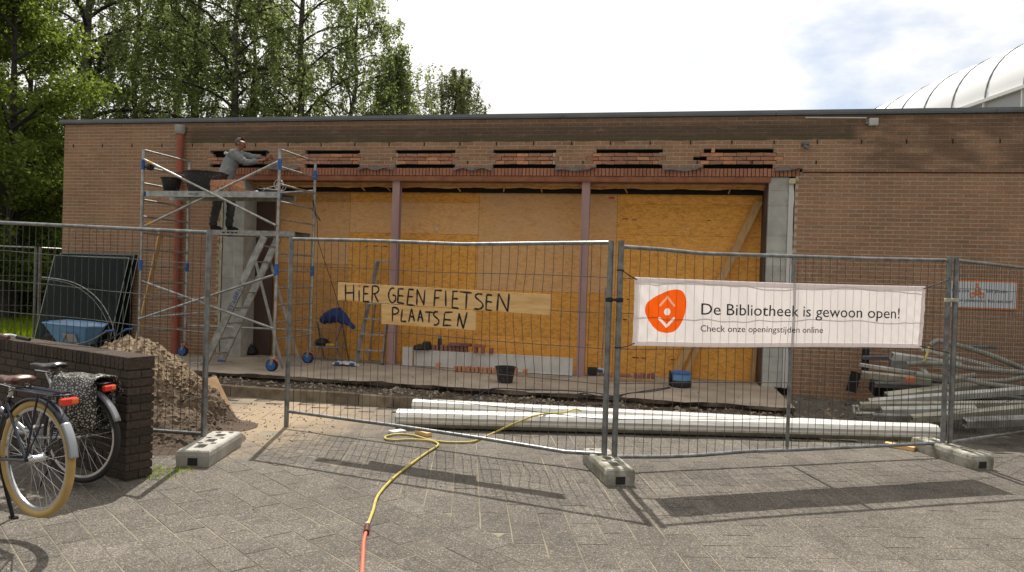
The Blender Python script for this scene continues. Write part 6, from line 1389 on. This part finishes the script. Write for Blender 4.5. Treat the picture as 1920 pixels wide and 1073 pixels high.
HD = math.radians(152.9 + 11.6)
b1 = bicycle('bicycle', 'dark bicycle with cream tyres and brown saddle, its rear wheel nearest the camera', (-1.069, -8.846, 0), HD, 'tyre_cream', 'frame_dark', 'saddle_brown', lift=0.124, tw=.024, fender='frame_dark', fender2='frame_silver', saddle_h=.93, sx=.28, lx=-.25)
b2 = bicycle('bicycle', 'silver bicycle with black saddle standing against the low wall, carrying the pannier', (-1.647, -7.842, 0), HD + .19, 'tyre_black', 'frame_silver', 'saddle_black', lift=.02, stand=False, saddle_h=.875, gend=158, sx=.345, lx=-.20)
# double pannier on the second bicycle
pn = thing('pannier_bag', 'black and white pebble patterned double pannier on the second bicycle', 'bicycle bag', b2.location, HD + .19, world=False)
ZR = .355 * 2 + .055 + .02
for s_ in (-1, 1):
    b = MB(); nu, nv_ = 14, 10
    for i in range(nu + 1):
        for j in range(nv_ + 1):
            u = i / nu; v_ = j / nv_; th = .115 * (math.sin(u * PI) ** .35) * (math.sin(v_ * PI) ** .4); b.v.append((-.20 + .34 * u, s_ * (.068 + th + .01 * hnoise(u * 3, v_ * 3 + s_, 1)), ZR - .36 + .35 * v_ - .02 * math.sin(u * PI)))
    for i in range(nu):
        for j in range(nv_): b.f.append((i * (nv_ + 1) + j, (i + 1) * (nv_ + 1) + j, (i + 1) * (nv_ + 1) + j + 1, i * (nv_ + 1) + j + 1))
    o0 = len(b.v)
    b.add([(-.20, s_ * .068, ZR - .36), (.14, s_ * .068, ZR - .36), (.14, s_ * .068, ZR), (-.20, s_ * .068, ZR)], [(0, 1, 2, 3)])
    b.build('side_bag', 'pebble', pn, True)
b = MB(); nu, nv_ = 14, 14
for i in range(nu + 1):
    for j in range(nv_ + 1):
        u = i / nu; v_ = j / nv_ * 2 - 1; y = v_ * .19; z = ZR + .035 + .02 * math.cos(v_ * 2) - .16 * max(0, abs(v_) - .55) ** 1.1 * 2.2 + .008 * hnoise(u * 4, v_ * 3, 1); b.v.append((-.215 + .37 * u, y, z))
for i in range(nu):
    for j in range(nv_): b.f.append((i * (nv_ + 1) + j, (i + 1) * (nv_ + 1) + j, (i + 1) * (nv_ + 1) + j + 1, i * (nv_ + 1) + j + 1))
o = b.build('flap', 'pebble', pn, True); md = o.modifiers.new('thick', 'SOLIDIFY'); md.thickness = .012
q = MB(); q.cbox((-.04, -.20, ZR - .19), (.018, .012, .06)); q.build('buckle', 'lamp_red', pn)

# ------------------------------------------------------------------ far buildings
# white barrel vault behind the roof
vd = Vector((-0.243,0.971,-0.002)); vd.z = 0; vd.normalize(); vn = Vector((vd.y, -vd.x, 0))
if vn.dot(RX) < 0: vn = -vn
P5 = Vector((14.934,20.553,9.412)); RV = 2.55
vb = thing('vaulted_hall', 'tall hall with white ribbed barrel vault roof behind the brick building', 'building', (P5.x, P5.y, 0))
def vp(s, th, r_=RV): return P5 + vd * s + vn * (RV - r_ * math.cos(th)) + Vector((0, 0, r_ * math.sin(th)))
step = 2.15
for k in range(-6, 9):
    b = MB(); n1 = 20; s0, s1 = k * step + .03, (k + 1) * step - .03
    for i in range(4):
        for j in range(n1 + 1): b.v.append(tuple(vp(s0 + (s1 - s0) * i / 3, PI * j / n1, RV + .03 * math.sin(PI * i / 3))))
    for i in range(3):
        for j in range(n1): b.f.append((i * (n1 + 1) + j, i * (n1 + 1) + j + 1, (i + 1) * (n1 + 1) + j + 1, (i + 1) * (n1 + 1) + j))
    b.build('roof_panel', 'vault', vb, True)
    b = MB(); b.tube([vp(k * step, PI * j / 24, RV + .02) for j in range(25)], .028, 6); b.build('roof_rib', 'vault_rib', vb, True)
s0, s1 = -6 * step, 9 * step
b = MB(); a = P5 + vd * s0; c = P5 + vd * s1; b.beam(a - vn * .06, c - vn * .06, .16, .13); b.build('eaves_flashing', 'vault_white', vb)
b = MB(); H_ = P5.z - .065; b.add([tuple(Vector((*(a.xy), 0))), tuple(Vector((*(c.xy), 0))), tuple(Vector((*(c.xy), H_))), tuple(Vector((*(a.xy), H_)))], [(0, 1, 2, 3)])
a2, c2 = a + vn * 2 * RV, c + vn * 2 * RV; b.add([tuple(Vector((*(p_.xy), z))) for p_, z in ((a2, 0), (c2, 0), (c2, H_), (a2, H_))], [(0, 1, 2, 3)]); b.add([tuple(Vector((*(p_.xy), z))) for p_, z in ((c, 0), (c2, 0), (c2, H_ + RV * .6), (c, H_))], [(0, 1, 2, 3)]); b.build('wall', 'vault_wall', vb)
for k in range(-6, 10):
    p_ = P5 + vd * k * step - vn * .03; b = MB(); b.beam((p_.x, p_.y, 0), (p_.x, p_.y, H_), .09, .09); b.build('mullion', 'vault_white', vb)
# tiled house behind the corner
hb_ = thing('tiled_house', 'house with dark tiled roof and red brick gable behind the trees', 'house', (-27, 22, 0))
hA = Vector((-24.963,16.389,3.398))
b = MB(); hx, hy, hz = hA.x, hA.y, hA.z; b.box(hx - 9, hx + 1.1, hy, hy + 7, 0, hz); b.build('brick_wall', 'brick_red', hb_)
b = MB(); nrow = 14
for r_ in range(nrow):
    t = r_ / nrow
    for k in range(38):
        x = hx - 9.4 + k * .285; b.cbox((x, hy - .4 + 3.9 * t, hz - .15 + 2.9 * t), (.27, .33, .05), Matrix.Rotation(math.atan(2.9 / 3.9), 3, 'X'))
b.build('roof_tiles', 'rooftile', hb_, kind='stuff')
b = MB(); b.add([(hx - 9.4, hy - .38, hz - .22), (hx + 1.4, hy - .38, hz - .22), (hx + 1.4, hy + 3.6, hz + 2.7), (hx - 9.4, hy + 3.6, hz + 2.7)], [(0, 1, 2, 3)]); b.build('roof', 'rooftile', hb_)
b = MB(); b.add([(hx + 1.1, hy, hz), (hx + 1.1, hy + 7, hz), (hx + 1.1, hy + 3.6, hz + 2.6)], [(0, 1, 2)]); b.build('gable', 'brick_red', hb_)

# ------------------------------------------------------------------ trees
def leaves_mesh(C_, size, drop=.0, asp=1.6):
    """one bent-free quad leaf per centre, random orientation"""
    n = len(C_); C_ = np.asarray(C_); a = rng.normal(size=(n, 3)); a[:, 2] = a[:, 2] * .8 - drop; a /= np.linalg.norm(a, axis=1)[:, None]
    b = rng.normal(size=(n, 3)); b -= (a * b).sum(1)[:, None] * a; b /= np.linalg.norm(b, axis=1)[:, None]
    s = size * rng.uniform(.6, 1.3, n)[:, None]; v = np.empty((n, 4, 3)); v[:, 0] = C_ - a * s * asp * .5; v[:, 1] = C_ + b * s * .42; v[:, 2] = C_ + a * s * asp * .5; v[:, 3] = C_ - b * s * .42
    me = bpy.data.meshes.new('crown'); me.vertices.add(n * 4); me.vertices.foreach_set('co', v.ravel()); me.loops.add(n * 4); me.loops.foreach_set('vertex_index', np.arange(n * 4)); me.polygons.add(n); me.polygons.foreach_set('loop_start', np.arange(0, n * 4, 4)); me.polygons.foreach_set('loop_total', np.full(n, 4)); me.update(calc_edges=True)
    return me
def birch(x, y, H, label, rad=2.6, lean=0., limbs=34, strands=900, per=24, leaf=.08, z_lo=.25, m_='leaf_birch', fork=0., sh=2.0, cat='tree', barkm='bark', tr=.17, droop=1.0):
    r_ = thing('birch_tree', label, cat, (x, y, 0), group='birches behind the building')
    rs = random.Random(int(x * 100 + y * 7)); trunk = [V((x, y, -.1))]; cx = x
    for i in range(1, 11):
        t = i / 10; trunk.append(V((x + lean * t * H * .2 + rs.uniform(-.12, .12), y + rs.uniform(-.12, .12), H * t)))
    def at_(t): f = t * 10; i = min(9, int(f)); return trunk[i].lerp(trunk[i + 1], f - i)
    b = MB(); b.tube(trunk, [tr * (1 - .9 * i / 10) + .008 for i in range(11)], 9); b.build('trunk', barkm, r_, True)
    lb = MB(); org = []; lf = []; strands = int(strands * 1.05)
    for k in range(limbs):
        t0 = z_lo + (1 - z_lo) * (k + rs.random()) / limbs * .97; p0 = at_(t0); az = k * 2.4 + rs.uniform(-.5, .5); env = rad * (math.sin(min(1, (1 - t0) / (1 - z_lo) * 1.0 + .12) * PI * .62)) * rs.uniform(.65, 1.12)
        up_ = rs.uniform(.5, 1.1); pts = [p0]; d = V((math.cos(az), math.sin(az), up_)).normalized(); p_ = p0.copy(); stp = env / 5 * 1.25
        for j in range(6):
            p_ = p_ + d * stp; pts.append(p_.copy()); d = (d + V((rs.uniform(-.12, .12), rs.uniform(-.12, .12), -.16 * droop))).normalized()
        r0 = max(.012, tr * .42 * (1 - t0 * .75)); lb.tube(pts, [r0 * (1 - .88 * j / 6) + .004 for j in range(7)], 5)
        ns = 1
        for j in range(2, 7):
            for s_ in range(3):
                q0 = pts[j].lerp(pts[j - 1], rs.random()); az2 = az + rs.uniform(-1.3, 1.3); l2 = env * rs.uniform(.18, .42); q1 = q0 + V((math.cos(az2) * l2, math.sin(az2) * l2, l2 * rs.uniform(-.1, .7))); q2 = q1 + V((math.cos(az2) * l2 * .5, math.sin(az2) * l2 * .5, -l2 * .25 * droop)); lb.tube([q0, q1, q2], [.011, .007, .003], 4)
                org.append((q0, q1, q2))
    for s in range(strands):
        q0, q1, q2 = org[rs.randrange(len(org))]; t = rs.random(); st0 = (q0.lerp(q1, t * 2) if t < .5 else q1.lerp(q2, t * 2 - 1)) + V((rs.gauss(0, .10), rs.gauss(0, .10), rs.gauss(0, .10)))
        ln = sh * rs.uniform(.15, .75); dx, dy = rs.uniform(-.15, .15), rs.uniform(-.15, .15); k = int(per * rs.uniform(.5, 1.3))
        tt_ = rng.random(k); P_ = np.stack([st0.x + dx * tt_ * ln, st0.y + dy * tt_ * ln, st0.z - ln * tt_], 1) + rng.normal(scale=(.05, .05, .03), size=(k, 3)); lf.append(P_)
        if s % 3 == 0: lb.tube([st0, st0 + V((dx * ln, dy * ln, -ln))], .0035, 3, cap=False)
    lb.build('limbs', 'bark_dark', r_)
    me = leaves_mesh(np.concatenate(lf), leaf, .5); me.materials.append(M[m_]); o = bpy.data.objects.new('crown', me); COL.objects.link(o); attach(o, r_)
    return r_
TP = ((-18.079,10.689),(-19.214,14.548),(-15.454,13.275),(-12.849,11.765),(-14.315,15.555),(-11.228,13.121),(-10.37,15.344),(-19.471,17.564),(-22.538,12.841))
birch(*TP[0], 16, 'stout birch nearest the left corner of the roof', 3.4, tr=.30, limbs=44, strands=1500)
birch(*TP[1], 16, 'leafy birch between the stout birch and the downpipe', 2.7, strands=1150)
birch(*TP[2], 15.5, 'birch rising behind the bricklayer, with a dark trunk', 2.7, tr=.2, strands=1050)
birch(*TP[3], 16.5, 'tall slim birch with a forked top right of the bricklayer', 2.4, tr=.2, strands=900, z_lo=.3)
birch(*TP[4], 14.5, 'smaller birch just right of the tall slim one', 2.3, strands=850)
birch(*TP[5], 17, 'thin crowned birch whose upper limbs show against the sky', 2.8, tr=.2, lean=.1, strands=620, z_lo=.24)
birch(*TP[6], 13.2, 'arching birch leaning right at the end of the row', 2.9, lean=.25, strands=800, z_lo=.2)
birch(*TP[7], 13.5, 'birch standing deeper in the row behind the roof', 2.8, strands=1000)
birch(*TP[8], 15, 'birch in the far left corner half hidden by the leafy tree', 3.0, strands=1100)
x, y = (-8.7,16.71); birch(x, y, 11.3, 'short weeping birch with hanging curtains at the row end', 1.1, limbs=30, strands=700, sh=2.4, z_lo=.55, tr=.12, droop=1.7)
x, y = (-10.478,31.69); birch(x, y, 14.4, 'lone distant weeping birch standing clear of the row', 1.6, limbs=30, strands=620, sh=2.8, z_lo=.70, m_='leaf_far', leaf=.10, tr=.15, droop=1.7)
def broadleaf(name, x, y, H, rad, label, n=26000, m_='leaf_maple', leaf=.10, z0=.12, tr=.22, cat='tree'):
    r_ = thing(name, label, cat, (x, y, 0)); rs = random.Random(int(x * 31 + y)); b = MB(); b.tube([(x, y, -.1), (x + .1, y, H * .3), (x - .1, y + .1, H * .62), (x, y, H * .92)], [tr, tr * .75, tr * .4, .03], 9); b.build('trunk', 'bark_dark', r_, True)
    lb = MB(); cl = []
    for k in range(60):
        t = z0 + (1 - z0) * rs.random(); z = H * t; e_ = rad * (math.sin(min(1, (t - z0) / (1 - z0) * .9 + .1) * PI) ** .55); az = rs.uniform(0, 2 * PI); rr = e_ * rs.uniform(.45, 1.0); p1 = V((x + rr * math.cos(az), y + rr * math.sin(az), z)); p0 = V((x, y, max(.3, z - rr * .6)))
        lb.tube([p0, p0.lerp(p1, .5) + V((0, 0, .15)), p1], [.05, .03, .01], 5); cl.append((p1, rs.uniform(.35, .85)))
        if rs.random() < .6: cl.append((p0.lerp(p1, .6), rs.uniform(.3, .6)))
    lb.build('limbs', 'bark_dark', r_); tot = sum(c[1] ** 2 for c in cl); lf = []
    for c, s in cl:
        k = int(n * s * s / tot); d = rng.normal(size=(k, 3)); d /= np.linalg.norm(d, axis=1)[:, None]; rr = s * rng.random(k) ** .45; lf.append(np.array(c) + d * rr[:, None] * np.array((1.15, 1.15, .8)))
    me = leaves_mesh(np.concatenate(lf), leaf, .2, 1.3); me.materials.append(M[m_]); o = bpy.data.objects.new('crown', me); COL.objects.link(o); attach(o, r_); return r_
x, y = (-14.631,4.215); broadleaf('leafy_tree', x, y, 9.5, 2.3, 'dense broadleaf tree at the left edge of the picture', 36000)
x, y = (-17.125,6.777); broadleaf('leafy_tree', x, y, 6.6, 1.1, 'smaller bushy tree between the edge tree and the building corner', 11000, leaf=.09)
x, y = (-19.364,7.313); broadleaf('leafy_tree', x, y, 11, 3.0, 'tall broadleaf tree beyond the left picture edge', 26000, leaf=.12)
for i, (u_, lb_) in enumerate((((-16.38,5.885), 'dark shrub behind the distant fence at the far left'), ((-16.481,6.884), 'dark shrub behind the distant fence nearer the building'), ((-16.178,4.905), 'dark shrub at the very edge beside the distant fence'), ((-19.077,10.432), 'low dark shrub filling the gap at the building corner'))):
    broadleaf('shrub', u_[0], u_[1], 3.0 if i < 3 else 1.9, 1.6 if i < 3 else .9, lb_, 11000, 'leaf_hedge', .08, .02, .05, 'shrub')
# grass beyond the wall
def blades(x0, x1, y0, y1, n, h, w_, name='grass'):
    C_ = np.stack([rng.uniform(x0, x1, n), rng.uniform(y0, y1, n), np.zeros(n)], 1); a = rng.uniform(0, 2 * PI, n); d = np.stack([np.cos(a), np.sin(a), np.zeros(n)], 1) * w_; hh = h * rng.uniform(.5, 1.4, n)[:, None]; tip = C_ + np.concatenate([rng.normal(scale=.35, size=(n, 2)), np.ones((n, 1))], 1) * hh
    C_[:, 2] = [gz(q[0], q[1]) for q in C_]; tip[:, 2] += C_[:, 2]
    v = np.stack([C_ - d, C_ + d, tip], 1); me = bpy.data.meshes.new(name); me.vertices.add(n * 3); me.vertices.foreach_set('co', v.ravel()); me.loops.add(n * 3); me.loops.foreach_set('vertex_index', np.arange(n * 3)); me.polygons.add(n); me.polygons.foreach_set('loop_start', np.arange(0, n * 3, 3)); me.polygons.foreach_set('loop_total', np.full(n, 3)); me.update(calc_edges=True); me.materials.append(M['grass']); o = bpy.data.objects.new(name, me); COL.objects.link(o); o['kind'] = 'stuff'
blades(-17, -9.2, -2.5, 7, 26000, .22, .012)
blades(-1.55, -1.12, -7.55, -7.2, 260, .035, .003, 'weeds')
for o in bpy.data.objects:
    if '_world' in o: del o['_world']
